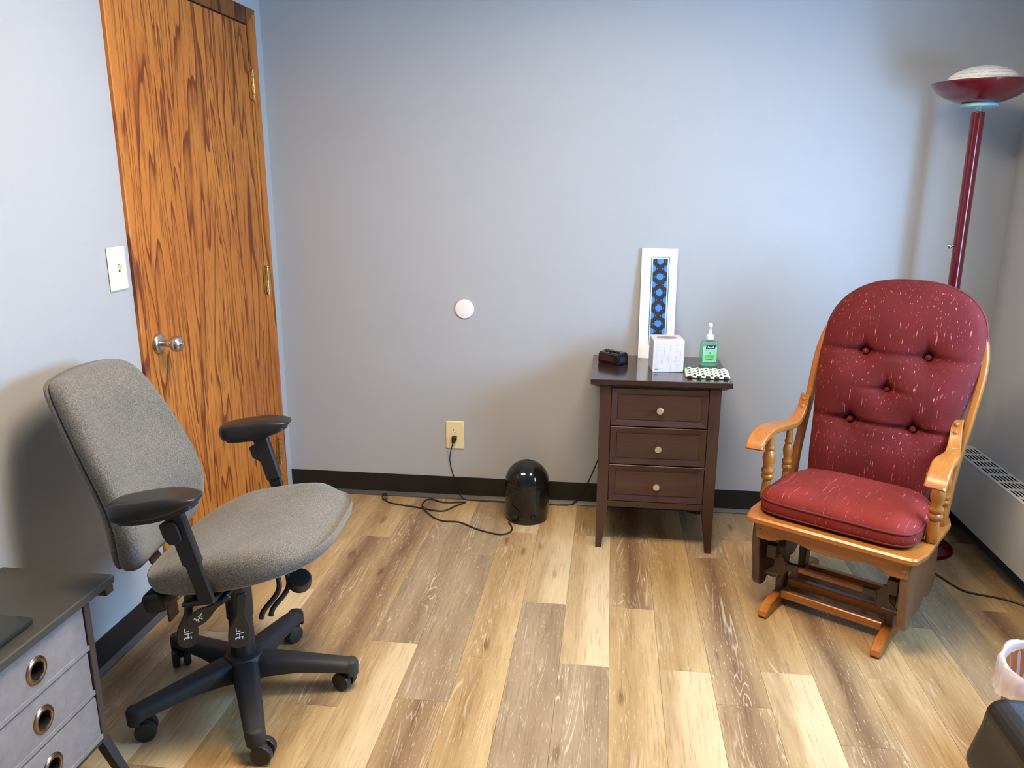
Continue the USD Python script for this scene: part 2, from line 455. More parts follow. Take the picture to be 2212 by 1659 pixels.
def oak_door(name, axis_u, freq=13.0, seed=0.0, tone=1.0, dens=1.0):
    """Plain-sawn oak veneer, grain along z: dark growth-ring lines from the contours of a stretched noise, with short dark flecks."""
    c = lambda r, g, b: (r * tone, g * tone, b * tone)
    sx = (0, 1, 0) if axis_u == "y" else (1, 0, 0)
    big = tuple(5.0 * v for v in sx)
    mat(name, {"tc": ("texture_coordinate", {}),
               "m1": ("mapping", {"scale": (big[0] + 0.6, big[1] + 0.6, 0.55), "location": (seed, seed * 1.7, seed * 0.3)}),
               "n1": ("noise_texture", {"scale": 1.0, "detail": 2.5, "roughness": 0.5, "distortion": 0.35}),
               "k": ("math", {"math_type": "multiply", "value2": freq}), "fr": ("math", {"math_type": "fraction"}),
               "r1": ("rgb_ramp", {"ramp": [(0.0, (1, 1, 1)), (0.55, (0.96, 0.96, 0.96)), (0.80, (0.60, 0.60, 0.60)), (0.91, (0.0, 0.0, 0.0)), (0.97, (0.0, 0.0, 0.0)), (1.0, (1, 1, 1))]}),
               "m2": ("mapping", {"scale": (75 * sx[0] + 2, 75 * sx[1] + 2, 5.5), "location": (seed * 2, 0, seed)}), "n2": ("noise_texture", {"scale": 1.0, "detail": 3.0, "roughness": 0.6}),
               "r2": ("rgb_ramp", {"ramp": [(0.38 * dens, (0.45, 0.45, 0.45)), (0.48 * dens, (1, 1, 1))]}),
               "m3": ("mapping", {"scale": (420 * sx[0] + 5, 420 * sx[1] + 5, 14)}), "n3": ("noise_texture", {"scale": 1.0, "detail": 2.0}),
               "r3": ("rgb_ramp", {"ramp": [(0.35, (0.78, 0.78, 0.78)), (0.6, (1, 1, 1))]}),
               "nb": ("noise_texture", {"scale": 2.2, "detail": 2.0}), "rb": ("rgb_ramp", {"ramp": [(0.3, c(0.49, 0.160, 0.026)), (0.7, c(0.59, 0.228, 0.040))]}),
               "mn": ("math", {"math_type": "multiply_add", "value3": 0.0}), "dk": ("mix_color", {"a": c(0.19, 0.045, 0.009)}), "mx": ("mix_color", {"blend_type": "multiply", "fac": 1.0}),
               "p": ("principled_bsdf", {"roughness": 0.45, "specular_ior_level": 0.3})},
        [("tc.object", "m1.vector"), ("m1.vector", "n1.vector"), ("n1.fac", "k.value1"), ("k.value", "fr.value1"), ("fr.value", "r1.fac"),
         ("tc.object", "m2.vector"), ("m2.vector", "n2.vector"), ("n2.fac", "r2.fac"), ("tc.object", "m3.vector"), ("m3.vector", "n3.vector"), ("n3.fac", "r3.fac"),
         ("tc.object", "nb.vector"), ("nb.fac", "rb.fac"), ("r1.color", "mn.value1"), ("r2.color", "mn.value2"), ("mn.value", "dk.fac"), ("rb.color", "dk.b"),
         ("dk.result", "mx.a"), ("r3.color", "mx.b"), ("mx.result", "p.base_color")])


oak_door("oak_leaf", "y", 15.0, 3.1)
oak_door("oak_casing", "y", 6.0, 8.3, 1.02, 0.92)
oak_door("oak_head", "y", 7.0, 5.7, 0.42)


def plank_mat(name, tones, lateral, vein, seed, warm=1.0):
    """Vinyl oak print on one plank (x across, y along, in the plank's own space): tones from dark to light, lateral = ramp across the width, plus fine grain and cerused white veins."""
    w = lambda t: tuple(t)
    mat(name, {"tc": ("texture_coordinate", {}), "sx": ("separate_xyz", {}), "oi": ("object_info", {}),
               "mr": ("map_range", {"from_min": -0.076, "from_max": 0.076}), "lat": ("rgb_ramp", {"ramp": [(p, (v, v, v)) for p, v in lateral]}),
               "off": ("math", {"math_type": "multiply", "value2": 37.0}), "cx": ("combine_xyz", {"x": seed, "z": seed * 0.7}), "ad": ("vector_math", {"math_type": "add"}),
               "m1": ("mapping", {"scale": (16, 2.0, 1)}), "n1": ("noise_texture", {"scale": 1.0, "detail": 4.0, "roughness": 0.6, "distortion": 0.7}),
               "a1": ("math", {"math_type": "multiply_add", "value2": 0.95, "value3": -0.475}), "a2": ("math", {"math_type": "add", "use_clamp": True}),
               "tone": ("rgb_ramp", {"ramp": [(p, w(t)) for p, t in tones]}),
               "m2": ("mapping", {"scale": (150, 7, 1)}), "n2": ("noise_texture", {"scale": 1.0, "detail": 3.0, "roughness": 0.65}), "r2": ("rgb_ramp", {"ramp": [(0.28, (0.60, 0.56, 0.52)), (0.46, (0.95, 0.95, 0.95)), (0.58, (1, 1, 1)), (0.72, (1.14, 1.13, 1.10))]}),
               "g": ("mix_color", {"blend_type": "multiply", "fac": 0.75}),
               "m3": ("mapping", {"scale": (17, 1.15, 1)}), "n3": ("noise_texture", {"scale": 1.0, "detail": 2.0, "roughness": 0.5, "distortion": 0.5}), "k3": ("math", {"math_type": "multiply", "value2": 34.0}), "f3": ("math", {"math_type": "pingpong", "value2": 1.0}),
               "r3": ("rgb_ramp", {"ramp": [(0.0, (0.8, 0.8, 0.8)), (0.10, (0.6, 0.6, 0.6)), (0.30, (0, 0, 0))]}),
               "m4": ("mapping", {"scale": (17, 2.6, 1), "location": (4.3, 1.1, 0)}), "n4": ("noise_texture", {"scale": 1.0, "detail": 2.0}), "r4": ("rgb_ramp", {"ramp": [(0.51, (0, 0, 0)), (0.66, (vein,) * 3)]}),
               "m5": ("mapping", {"scale": (420, 26, 1)}), "n5": ("noise_texture", {"scale": 1.0, "detail": 2.0}), "r5": ("rgb_ramp", {"ramp": [(0.64, (0, 0, 0)), (0.72, (vein * 0.75,) * 3)]}),
               "vm": ("math", {"math_type": "multiply"}), "vx": ("math", {"math_type": "maximum"}), "v": ("mix_color", {"b": (0.74, 0.65, 0.49)}),
               "m6": ("mapping", {"scale": (9, 2.6, 1), "location": (0.4, 7.1, 0)}), "vo": ("voronoi_texture", {"scale": 1.0, "randomness": 1.0}), "r6": ("rgb_ramp", {"ramp": [(0.05, (0.42, 0.30, 0.22)), (0.14, (1, 1, 1))]}), "kn": ("mix_color", {"blend_type": "multiply", "fac": 0.8}),
               "b": ("bump", {"strength": 0.15, "distance": 0.001}), "p": ("principled_bsdf", {"roughness": 0.42, "specular_ior_level": 0.4})},
        [("tc.object", "sx.vector"), ("sx.x", "mr.value"), ("mr.result", "lat.fac"), ("oi.random", "off.value1"), ("off.value", "cx.y"), ("tc.object", "ad.vector1"), ("cx.vector", "ad.vector2"),
         ("ad.vector", "m1.vector"), ("m1.vector", "n1.vector"), ("n1.fac", "a1.value1"), ("a1.value", "a2.value1"), ("lat.color", "a2.value2"), ("a2.value", "tone.fac"),
         ("ad.vector", "m2.vector"), ("m2.vector", "n2.vector"), ("n2.fac", "r2.fac"), ("tone.color", "g.a"), ("r2.color", "g.b"),
         ("ad.vector", "m3.vector"), ("m3.vector", "n3.vector"), ("n3.fac", "k3.value1"), ("k3.value", "f3.value1"), ("f3.value", "r3.fac"),
         ("ad.vector", "m4.vector"), ("m4.vector", "n4.vector"), ("n4.fac", "r4.fac"), ("ad.vector", "m5.vector"), ("m5.vector", "n5.vector"), ("n5.fac", "r5.fac"),
         ("r3.color", "vm.value1"), ("r4.color", "vm.value2"), ("vm.value", "vx.value1"), ("r5.color", "vx.value2"),
         ("ad.vector", "m6.vector"), ("m6.vector", "vo.vector"), ("vo.distance", "r6.fac"), ("g.result", "kn.a"), ("r6.color", "kn.b"),
         ("kn.result", "v.a"), ("vx.value", "v.fac"), ("v.result", "p.base_color"), ("n2.fac", "b.height"), ("b.normal", "p.normal")])


CREAM = [(0.0, (0.258, 0.158, 0.071)), (0.35, (0.404, 0.278, 0.137)), (0.7, (0.533, 0.406, 0.224)), (1.0, (0.602, 0.479, 0.286))]
GREY = [(0.0, (0.172, 0.115, 0.065)), (0.45, (0.284, 0.205, 0.120)), (1.0, (0.404, 0.308, 0.191))]
TAN = [(0.0, (0.232, 0.133, 0.055)), (0.5, (0.387, 0.257, 0.116)), (1.0, (0.516, 0.368, 0.183))]
BROWN = [(0.0, (0.133, 0.073, 0.035)), (0.5, (0.267, 0.171, 0.087)), (1.0, (0.413, 0.291, 0.145))]
plank_mat("plank_cream", CREAM, [(0, 0.40), (0.3, 0.50), (0.55, 0.92), (1, 1.0)], 0.30, 1.3)
plank_mat("plank_grey", GREY, [(0, 0.55), (0.4, 0.75), (0.75, 0.42), (1, 0.62)], 0.85, 5.9)
plank_mat("plank_tan", TAN, [(0, 0.60), (0.4, 0.42), (0.7, 0.75), (1, 0.88)], 0.55, 9.1)
plank_mat("plank_brown", BROWN, [(0, 0.92), (0.3, 0.62), (0.5, 0.22), (0.7, 0.5), (1, 0.95)], 0.7, 14.7)

# ================================================================== THE SETTING
X0, PW, PL = 0.4518, 0.15154, 0.9144
floor = thing("floor", "light brown oak-print vinyl plank floor", kind="structure")
part("subfloor", box((-0.1, ROOM_F - 0.1, -0.12), (ROOM_R + 0.1, 0.1, -0.0045)), LOOK["subfloor_dark"], floor)
# one end joint per row (rows run along y; row k lies between lines k-1 and k), read off the photograph
JOINT = {0: -0.905, 1: -0.45, 2: -0.62, 3: -1.20, 4: -0.56, 5: -0.332, 6: -0.895, 7: -0.332, 8: -0.893, 9: -1.237, 10: -0.47, 11: -1.21, 12: -0.60, 13: -1.20, 14: -0.896, 15: -0.35, 16: -0.75, 17: -0.2, -1: -0.3, -2: -0.7}
TONE = {  # material of the planks from the back wall forward; letter per plank
    -2: "TBGCT", -1: "BTCGT", 0: "TCBTG", 1: "TBTBG", 2: "BBTBG", 3: "TGCCT", 4: "GGBTC", 5: "CTTGT", 6: "CGBTC", 7: "TCGBT", 8: "BTTBG", 9: "TTCBT", 10: "GBBTG", 11: "GTCTB", 12: "BBBGT", 13: "TTTBC", 14: "GTTCB", 15: "BGTTG", 16: "TBGTB", 17: "BTGBT"}
TM = {"C": "plank_cream", "G": "plank_grey", "T": "plank_tan", "B": "plank_brown"}
for row in range(-2, 18):
    xa, xb = max(X0 + (row - 1) * PW, 0.0), min(X0 + row * PW, ROOM_R)
    if xb - xa < 0.02:
        continue
    ys = [0.0]
    y = JOINT.get(row, -0.5)
    if y < -PL:
        y += PL
    while y > ROOM_F:
        ys.append(y)
        y -= PL
    ys.append(ROOM_F)
    for i, (ya, yb) in enumerate(zip(ys, ys[1:])):
        if ya - yb < 0.02:
            continue
        cx, cy, g = (xa + xb) / 2, (ya + yb) / 2, 0.00025
        hx, hy = (xb - xa) / 2 - g, (ya - yb) / 2 - g
        b = box((-hx, -hy, -0.0045), (hx, hy, 0.0), 0.0006)
        part("plank", b, LOOK[TM[TONE[row][i % 5]]], floor, smooth=False, loc=(cx, cy, 0))

TH = 0.1
DY0, DY1, DZ = -1.061, -0.153, 2.037          # door opening
wl = thing("wall_left", "pale grey painted wall with the oak door", kind="structure")
opening = box((-TH - 0.1, DY0 - 0.003, -0.02), (0.1, DY1 + 0.003, DZ + 0.003))
part("wall_face", cut(box((-TH, ROOM_F - TH, 0), (0, TH, CEIL)), opening), LOOK["wall_paint"], wl, smooth=False)
part("wall_back", box((0, 0, 0), (ROOM_R, TH, CEIL)), LOOK["wall_paint"], smooth=False, kind="structure", label="plain grey back wall with the outlet and round white disc")
win = box((ROOM_R - 0.1, WIN_Y0, WIN_Z0), (ROOM_R + 0.3, WIN_Y1, WIN_Z1))
part("wall_right", cut(box((ROOM_R, ROOM_F - TH, 0), (ROOM_R + 0.14, TH, CEIL)), win), LOOK["wall_paint"], smooth=False, kind="structure", label="grey wall above the heater, beside the floor lamp")
part("wall_front", box((0, ROOM_F - TH, 0), (ROOM_R, ROOM_F, CEIL)), LOOK["wall_paint"], smooth=False, kind="structure", label="wall behind the camera")
HOLES = [box((lx - 0.60, ly - 0.30, CEIL - 0.1), (lx + 0.60, ly + 0.30, CEIL + 0.3)) for lx, ly in LAMPS]
part("ceiling", cut(box((-TH, ROOM_F - TH, CEIL), (ROOM_R + 0.14, TH, CEIL + 0.08)), *HOLES), LOOK["ceiling_paint"], smooth=False, kind="structure", label="white ceiling above the picture")

w1 = thing("window_1", "daylight window in the right wall near the camera", kind="structure")
fr = 0.04
frame = cut(box((ROOM_R + 0.005, WIN_Y0, WIN_Z0), (ROOM_R + 0.055, WIN_Y1, WIN_Z1), 0.004),
            box((ROOM_R, WIN_Y0 + fr, WIN_Z0 + fr), (ROOM_R + 0.2, (WIN_Y0 + WIN_Y1) / 2 - fr / 2, WIN_Z1 - fr)),
            box((ROOM_R, (WIN_Y0 + WIN_Y1) / 2 + fr / 2, WIN_Z0 + fr), (ROOM_R + 0.2, WIN_Y1 - fr, WIN_Z1 - fr)))
part("window_frame", frame, LOOK["white_plastic"], w1)
for k in (0, 1):
    ya = WIN_Y0 + fr + k * (WIN_Y1 - WIN_Y0 - fr) / 2
    part("pane", box((ROOM_R + 0.028, ya, WIN_Z0 + fr), (ROOM_R + 0.032, ya + (WIN_Y1 - WIN_Y0) / 2 - 1.5 * fr, WIN_Z1 - fr)), LOOK["window_glass"], w1)
part("window_sill", box((ROOM_R - 0.05, WIN_Y0 - 0.04, WIN_Z0 - 0.03), (ROOM_R + 0.03, WIN_Y1 + 0.04, WIN_Z0), 0.004), LOOK["white_plastic"], w1)


def base_profile(h=0.1057):
    """Rubber cove base section: (out from wall, z)."""
    return [(0, 0), (0.016, 0.0), (0.0155, 0.003), (0.009, 0.011), (0.0045, 0.020), (0.0035, 0.03), (0.0032, h - 0.002), (0.0024, h), (0, h)]


def cove(name, p0, p1, out, label):
    p0, p1, out = map(lambda v: np.array(v, float), (p0, p1, out))
    t = thing(name, label, kind="structure")
    for nm, pr, m in (("base_strip", [(0, 0.019), (0.0048, 0.019), (0.0036, 0.03), (0.0033, 0.1035), (0.0024, 0.1057), (0, 0.1057)], "rubber_black"),
                      ("toe_strip", [(0, 0.0002), (0.017, 0.0002), (0.0165, 0.0035), (0.0095, 0.0115), (0.0048, 0.019), (0, 0.019)], "rubber_toe")):
        ring = np.array(pr)
        V = np.vstack([np.array([p + out * a + np.array([0, 0, z]) for a, z in ring]) for p in (p0, p1)])
        k = len(ring)
        F = [f for j in range(k) for f in ([j, (j + 1) % k, k + (j + 1) % k], [j, k + (j + 1) % k, k + j])]
        F += [[0, j + 1, j] for j in range(1, k - 1)] + [[k, k + j, k + j + 1] for j in range(1, k - 1)]
        me = trimesh.Trimesh(V, F, process=False)
        me.fix_normals()
        part(nm, me, LOOK[m], t, smooth=30)
    return t


cove("baseboard_back", (0.0, 0, 0), (ROOM_R, 0, 0), (0, -1, 0), "black rubber cove baseboard along the back wall")
cove("baseboard_left", (0, ROOM_F, 0), (0, -1.092, 0), (1, 0, 0), "black rubber cove baseboard along the left wall, front of the door")
cove("baseboard_right", (ROOM_R, ROOM_F, 0), (ROOM_R, -0.02, 0), (-1, 0, 0), "black baseboard under the wall heater")

# door and casing
d1 = thing("door_1", "flush oak veneer door with satin knob and three brass hinges", kind="structure", loc=(0, 0, 0))
part("door_leaf", box((-0.034, DY0 + 0.005, 0.008), (0.008, DY1 - 0.0045, DZ - 0.005), 0.0025), LOOK["oak_leaf"], d1)
jamb = cat(box((-0.1, DY0 - 0.018, 0.0), (0.0, DY0 - 0.0, DZ + 0.018)), box((-0.1, DY1, 0), (0.0, DY1 + 0.018, DZ + 0.018)), box((-0.1, DY0, DZ), (0.0, DY1, DZ + 0.018)))
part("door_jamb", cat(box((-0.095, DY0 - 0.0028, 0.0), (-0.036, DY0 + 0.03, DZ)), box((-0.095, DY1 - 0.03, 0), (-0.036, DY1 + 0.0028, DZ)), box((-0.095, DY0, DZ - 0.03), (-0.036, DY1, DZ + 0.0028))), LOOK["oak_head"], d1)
hz = (1.806, 1.021, 0.250)
for z in hz:
    segs = [lathe([(0.0066, z - 0.055 + i * 0.022 + 0.0006), (0.0066, z - 0.055 + (i + 1) * 0.022 - 0.0006)], 14) for i in range(5)]
    h = part("hinge", cat(*segs, lathe([(0.0045, z + 0.055), (0.0060, z + 0.057), (0.0058, z + 0.060), (0.003, z + 0.063)], 14), lathe([(0.003, z - 0.0625), (0.0058, z - 0.060), (0.0045, z - 0.055)], 14),
                           box((-0.008, -0.022, z - 0.053), (-0.0055, -0.002, z + 0.053))), LOOK["brass"], d1, loc=(0.0185, DY1 + 0.001, 0), label="brass butt hinge")
kn = part("door_knob", T(cat(lathe([(0.0, 0.034), (0.0135, 0.034), (0.0125, 0.042), (0.017, 0.0455), (0.0245, 0.052), (0.0268, 0.061), (0.0255, 0.070), (0.019, 0.0775), (0.010, 0.0805), (0.0, 0.081)], 40, cap=False), lathe([(0.0095, 0.006), (0.0095, 0.036)], 24)), (0, 0, 0), (PI / 2, (0, 1, 0))),
          LOOK["satin_nickel"], d1, loc=(0.010, -0.999, 0.913), label="satin nickel door knob")
part("rosette", T(lathe([(0.0335, 0.0), (0.0335, 0.004), (0.030, 0.009), (0.024, 0.0115), (0.018, 0.013), (0.0, 0.013)], 40), (0, 0, 0), (PI / 2, (0, 1, 0))), LOOK["satin_nickel"], kn)
part("lock_button", T(lathe([(0.0055, 0.080), (0.0055, 0.085), (0.0, 0.086)], 16), (0, 0, 0), (PI / 2, (0, 1, 0))), LOOK["chrome"], kn)
t1 = thing("trim_1", "oak casing around the door", kind="structure")


def casing(p0, p1, inn, w):
    """A mitred casing length on the left wall from p0 to p1 (y, z of the inner edge), inn = direction away from the opening."""
    p0, p1, inn = np.array(p0, float), np.array(p1, float), np.array(inn, float)
    prof = [(0.0, 0.0), (0.0, 0.0095), (0.004, 0.0118), (w - 0.004, 0.0130), (w, 0.0105), (w, 0.0)]
    return prof


def casing_mesh(prof, y0, z0, y1, z1, along, miter0, miter1, sgn):
    V = []
    for (yy, zz, mt) in ((y0, z0, miter0), (y1, z1, miter1)):
        for d, x in prof:
            if along == "z":
                V.append((x, yy + sgn * d, zz + mt * d))
            else:
                V.append((x, yy + mt * d, zz + sgn * d))
    k = len(prof)
    F = [f for j in range(k) for f in ([j, (j + 1) % k, k + (j + 1) % k], [j, k + (j + 1) % k, k + j])]
    F += [[0, j + 1, j] for j in range(1, k - 1)] + [[k, k + j, k + j + 1] for j in range(1, k - 1)]
    m = trimesh.Trimesh(V, F, process=False)
    m.fix_normals()
    return m


wr, wL, wt = 0.075, 0.032, 0.0635
part("side_casing", casing_mesh(casing((0, 0), (0, 0), (0, 0), wr), DY1, 0.0, DY1, DZ, "z", 0, wt / wr, 1), LOOK["oak_casing"], t1, smooth=25)
part("side_casing", casing_mesh(casing((0, 0), (0, 0), (0, 0), wL), DY0, 0.0, DY0, DZ, "z", 0, wt / wL, -1), LOOK["oak_casing"], t1, smooth=25)
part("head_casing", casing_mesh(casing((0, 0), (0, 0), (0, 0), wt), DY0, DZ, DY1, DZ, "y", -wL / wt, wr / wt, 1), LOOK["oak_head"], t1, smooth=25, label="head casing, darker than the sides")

# ceiling lamps (above the frame): recessed troffers
for i, (lx, ly) in enumerate(LAMPS):
    t = thing("ceiling_light", "recessed ceiling light panel above the picture", "ceiling light", (lx, ly, CEIL))
    part("housing", cut(box((-0.598, -0.298, -0.004), (0.598, 0.298, 0.24)), box((-0.585, -0.285, -0.05), (0.585, 0.285, 0.23))), LOOK["louvre_grey"], t, smooth=False)
    part("diffuser", box((-0.583, -0.283, 0.105), (0.583, 0.283, 0.109)), LOOK["lamp_diffuser"], t, smooth=False)

# ================================================================== GLIDER ROCKER  (local: x right, y back, front feet at y = 0)
gl = thing("glider_rocker", "honey wood glider rocking chair with tufted dark red cushions", "rocking chair", (2.186, -0.983, 0), -32.5)
ZD = 0.360
VF = lambda z: 0.345 + (z - 0.45) * 0.235           # face line of the reclined back
CXZ = lambda z: 0.002 + 0.036 * (z - 0.45) / 0.6
HW, HD, HB = LOOK["honey_oak_x"], LOOK["honey_oak_y"], LOOK["honey_oak_z"]
for sx in (-1, 1):
    x = sx * 0.181
    prof = [(-0.012, 0.0), (-0.020, 0.010), (-0.016, 0.026), (0.02, 0.044), (0.07, 0.049), (0.40, 0.049), (0.47, 0.040), (0.50, 0.022), (0.50, 0.0)]
    m = slab(np.array(prof), 0.030, 0.003)
    m.apply_transform(np.array([[0, 0, 1, x - 0.015], [1, 0, 0, 0], [0, 1, 0, 0], [0, 0, 0, 1.0]]))
    part("runner", m, LOOK["honey_worn"], gl, smooth=25, label="base runner with worn front end")
part("stretcher", box((-0.166, 0.098, 0.034), (0.166, 0.120, 0.063), 0.003), HW, gl, smooth=25)
part("stretcher", box((-0.166, 0.150, 0.060), (0.166, 0.175, 0.090), 0.003), HW, gl, smooth=25)
part("stretcher", box((-0.166, 0.380, 0.020), (0.166, 0.405, 0.048), 0.003), HW, gl, smooth=25)
DK = LOOK["walnut_dark"]
for sx in (-1, 1):
    for y in (0.118, 0.335):
        part("upright", box((sx * 0.181 - 0.013, y, 0.048), (sx * 0.181 + 0.013, y + 0.050, 0.300), 0.003), DK, gl, smooth=25)
    part("upright_rail", box((sx * 0.181 - 0.012, 0.168, 0.245), (sx * 0.181 + 0.012, 0.335, 0.290), 0.003), DK, gl, smooth=25)
# hanging side panels with lobed lower edge
lobes = spline([(0.004, 0.335), (0.002, 0.25), (0.018, 0.165), (0.024, 0.120), (0.050, 0.086), (0.090, 0.086), (0.108, 0.105), (0.130, 0.112), (0.165, 0.097), (0.235, 0.098), (0.270, 0.112), (0.310, 0.092), (0.385, 0.098), (0.412, 0.130), (0.402, 0.190), (0.400, 0.335)], 90)
for sx in (-1, 1):
    m = slab(lobes, 0.026, 0.004)
    m.apply_transform(np.array([[0, 0, 1, sx * 0.232 - 0.013], [1, 0, 0, 0], [0, 1, 0, 0], [0, 0, 0, 1.0]]))
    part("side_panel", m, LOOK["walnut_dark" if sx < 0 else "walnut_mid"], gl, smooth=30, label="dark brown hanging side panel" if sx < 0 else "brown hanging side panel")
# metal glide hardware
MB_ = LOOK["metal_brown"]
part("glide_rod", T(lathe([(0.0105, -0.108), (0.0105, 0.108)], 20), (0, 0.075, 0.171), (PI / 2, (0, 1, 0))), HW, gl, smooth=40)
for sx in (-1, 1):
    sl = T(lathe([(0.0150, 0.0), (0.0150, 0.043)], 20), (0, 0, 0), (PI / 2, (0, 1, 0)))
    sl.apply_translation((0.104 if sx > 0 else -0.147, 0.075, 0.171))
    pl = slab(np.array([(0.140, 0.156), (0.152, 0.132), (0.160, 0.120), (0.218, 0.118), (0.218, 0.132), (0.188, 0.160), (0.180, 0.205), (0.166, 0.214), (0.156, 0.200), (0.150, 0.188), (0.140, 0.186)]), 0.006, 0.001)
    pl.apply_transform(np.array([[sx, 0, 0, 0], [0, 0, -1, 0.072], [0, 1, 0, 0], [0, 0, 0, 1.0]]))
    if sx < 0:
        pl.invert()
    pl.fix_normals()
    br = part("glide_bracket", cat(sl, pl), MB_, gl, smooth=30, label="dark metal bracket and sleeve")
    part("bearing_block", box((sx * 0.176 - 0.0, 0.046, 0.194), (sx * 0.209, 0.075, 0.244), 0.0025), MB_, br, smooth=25)
    part("pivot_pin", T(lathe([(0.006, 0), (0.006, 0.055), (0.010, 0.055), (0.010, 0.061)], 16), (sx * 0.165 if sx > 0 else -0.226, 0.068, 0.130), (PI / 2, (0, 1, 0))), MB_, br)
# deck, apron, sides
deck = super_outline(1, 1, 1, 4)
do = np.array(sg.Polygon([(-0.225, -0.028), (0.225, -0.028), (0.262, -0.024), (0.277, 0.05), (0.280, 0.34), (0.262, 0.405), (-0.262, 0.405), (-0.280, 0.34), (-0.277, 0.05), (-0.262, -0.024)]).buffer(-0.02).buffer(0.02, 6).exterior.coords)[:-1]
part("deck", slab(do, 0.024, 0.006).apply_translation((0, 0, ZD - 0.024)), HW, gl, smooth=35)
ap_pts = [(-0.236, 0.340), (-0.236, 0.281)] + list(map(tuple, spline([(-0.215, 0.279), (-0.185, 0.280), (-0.165, 0.287), (-0.140, 0.297), (-0.110, 0.299), (-0.060, 0.289), (0.0, 0.284), (0.060, 0.289), (0.110, 0.299), (0.140, 0.297), (0.165, 0.287), (0.185, 0.280), (0.215, 0.279)], 60))) + [(0.236, 0.281), (0.236, 0.340)]
m = slab(np.array(ap_pts), 0.022, 0.0025)
m.apply_transform(np.array([[1, 0, 0, 0.004], [0, 0, -1, 0.018], [0, 1, 0, 0], [0, 0, 0, 1.0]]))
apn = part("apron", m, HW, gl, smooth=25, label="scalloped front apron")
for sx in (-1, 1):
    part("plug", T(lathe([(0.0075, 0.0), (0.0072, 0.003), (0.004, 0.0055), (0, 0.0062)], 18), (0.005 + sx * 0.224, -0.0038, 0.309), (PI / 2, (1, 0, 0))), HB, apn)
part("back_rail", box((-0.232, 0.380, 0.285), (0.232, 0.402, 0.338), 0.003), HW, gl, smooth=25)

# back frame: bent hoop of two posts and an arched top, slats behind the cushion
hp = [(-0.252, 0.335), (-0.254, 0.45), (-0.256, 0.60), (-0.260, 0.75), (-0.259, 0.86), (-0.228, 0.965), (-0.16, 1.030), (-0.08, 1.058), (0.0, 1.064), (0.08, 1.058), (0.16, 1.030), (0.228, 0.965), (0.259, 0.86), (0.260, 0.75), (0.256, 0.60), (0.254, 0.45), (0.252, 0.335)]
hq = spline(hp, 90)
path = np.array([(x + CXZ(z) * min(1, max(0, (z - 0.4) / 0.25)), VF(z) + 0.034, z) for x, z in hq])
part("back_hoop", sweep(path, rrect(0.040, 0.024, 0.007, 3), (0, 0.97, -0.24) if False else (1, 0, 0)), HB, gl, smooth=45)
for i in range(5):
    x = -0.16 + i * 0.08
    zt = 1.05 - 0.09 * (abs(x) / 0.16) ** 2
    part("back_slat", sweep(np.array([(x + CXZ(z) * min(1, max(0, (z - 0.4) / 0.25)), VF(z) + 0.036, z) for z in np.linspace(0.335, zt, 12)]), rrect(0.030, 0.010, 0.003, 2), (0, 1, 0.2)), HB, gl, smooth=30)

# arms
for sx in (-1, 1):
    c = [(0.272, 0.028, 0.572), (0.273, 0.040, 0.590), (0.272, 0.072, 0.609), (0.269, 0.115, 0.618), (0.266, 0.190, 0.613), (0.262, 0.290, 0.600), (0.258, 0.365, 0.598), (0.254, 0.405, 0.607), (0.250, 0.432, 0.629), (0.247, 0.447, 0.656), (0.245, 0.4545, 0.690)]
    p = spline([(sx * a, b - (0.055 if b > 0.40 else 0.055 * smoothstep(0.25, 0.40, b)), z) for a, b, z in c], 60)
    wsc = 1.0 - 0.42 * smoothstep(0.30, 0.95, np.linspace(0, 1, 60))
    secs = rrect(0.060, 0.023, 0.006, 3)
    arm = sweep(p, secs, (0, -0.6, 0.8), scale=None)
    V = np.array(arm.vertices)
    k = len(secs)
    for i in range(60):
        ctr = p[i]
        V[i * k:(i + 1) * k, 0] = ctr[0] + (V[i * k:(i + 1) * k, 0] - ctr[0]) * wsc[i]
    arm.vertices = V
    am = part("arm", arm, LOOK["honey_worn"], gl, smooth=40, label="curved wooden arm, finish worn at the front")
    for zz in (0.648, 0.674):
        i = int(np.argmin(np.abs(p[30:, 2] - zz))) + 30
        part("plug", T(lathe([(0.0072, 0.0), (0.0068, 0.003), (0.004, 0.0055), (0, 0.006)], 16), (p[i, 0], p[i, 1] - 0.0105, zz + 0.003), (PI / 2 - 0.2, (1, 0, 0))), HB, am)
    spin = [(0.013, 0.0), (0.0175, 0.02), (0.0185, 0.12), (0.0150, 0.27), (0.0135, 0.30), (0.0205, 0.335), (0.0215, 0.37), (0.0160, 0.395), (0.0215, 0.425), (0.0210, 0.465), (0.0150, 0.50), (0.0190, 0.57), (0.0215, 0.63), (0.0185, 0.69), (0.0130, 0.735), (0.0175, 0.765), (0.0180, 0.79), (0.0135, 0.815), (0.0145, 0.90), (0.0120, 0.97), (0.0110, 1.0)]
    for (x, y, zt, sc) in ((0.264, 0.142, 0.607, 1.0), (0.256, 0.298, 0.588, 0.82)):
        part("spindle", T(lathe([(r * sc, ZD - 0.001 + f * (zt - ZD)) for r, f in spin], 24), (sx * x, y, 0)), HB, gl, smooth=50, label="turned spindle")

# seat cushion
so = super_outline(0.246, 0.198, 0.30, 128, (0, 0))
so[:, 0] *= 1 - 0.16 * smoothstep(0.02, 0.20, so[:, 1])


def seat_fun(V):
    V = V.copy()
    r = np.maximum(np.abs(V[:, 0]) / 0.246, np.abs(V[:, 1]) / 0.2)
    V[:, 2] += np.where(V[:, 2] > 0.05, 0.004 * (meshkit.noise(np.column_stack([V[:, :2] * 14, V[:, 2] * 0]), 4) - 0.5) * 2, 0)
    return V


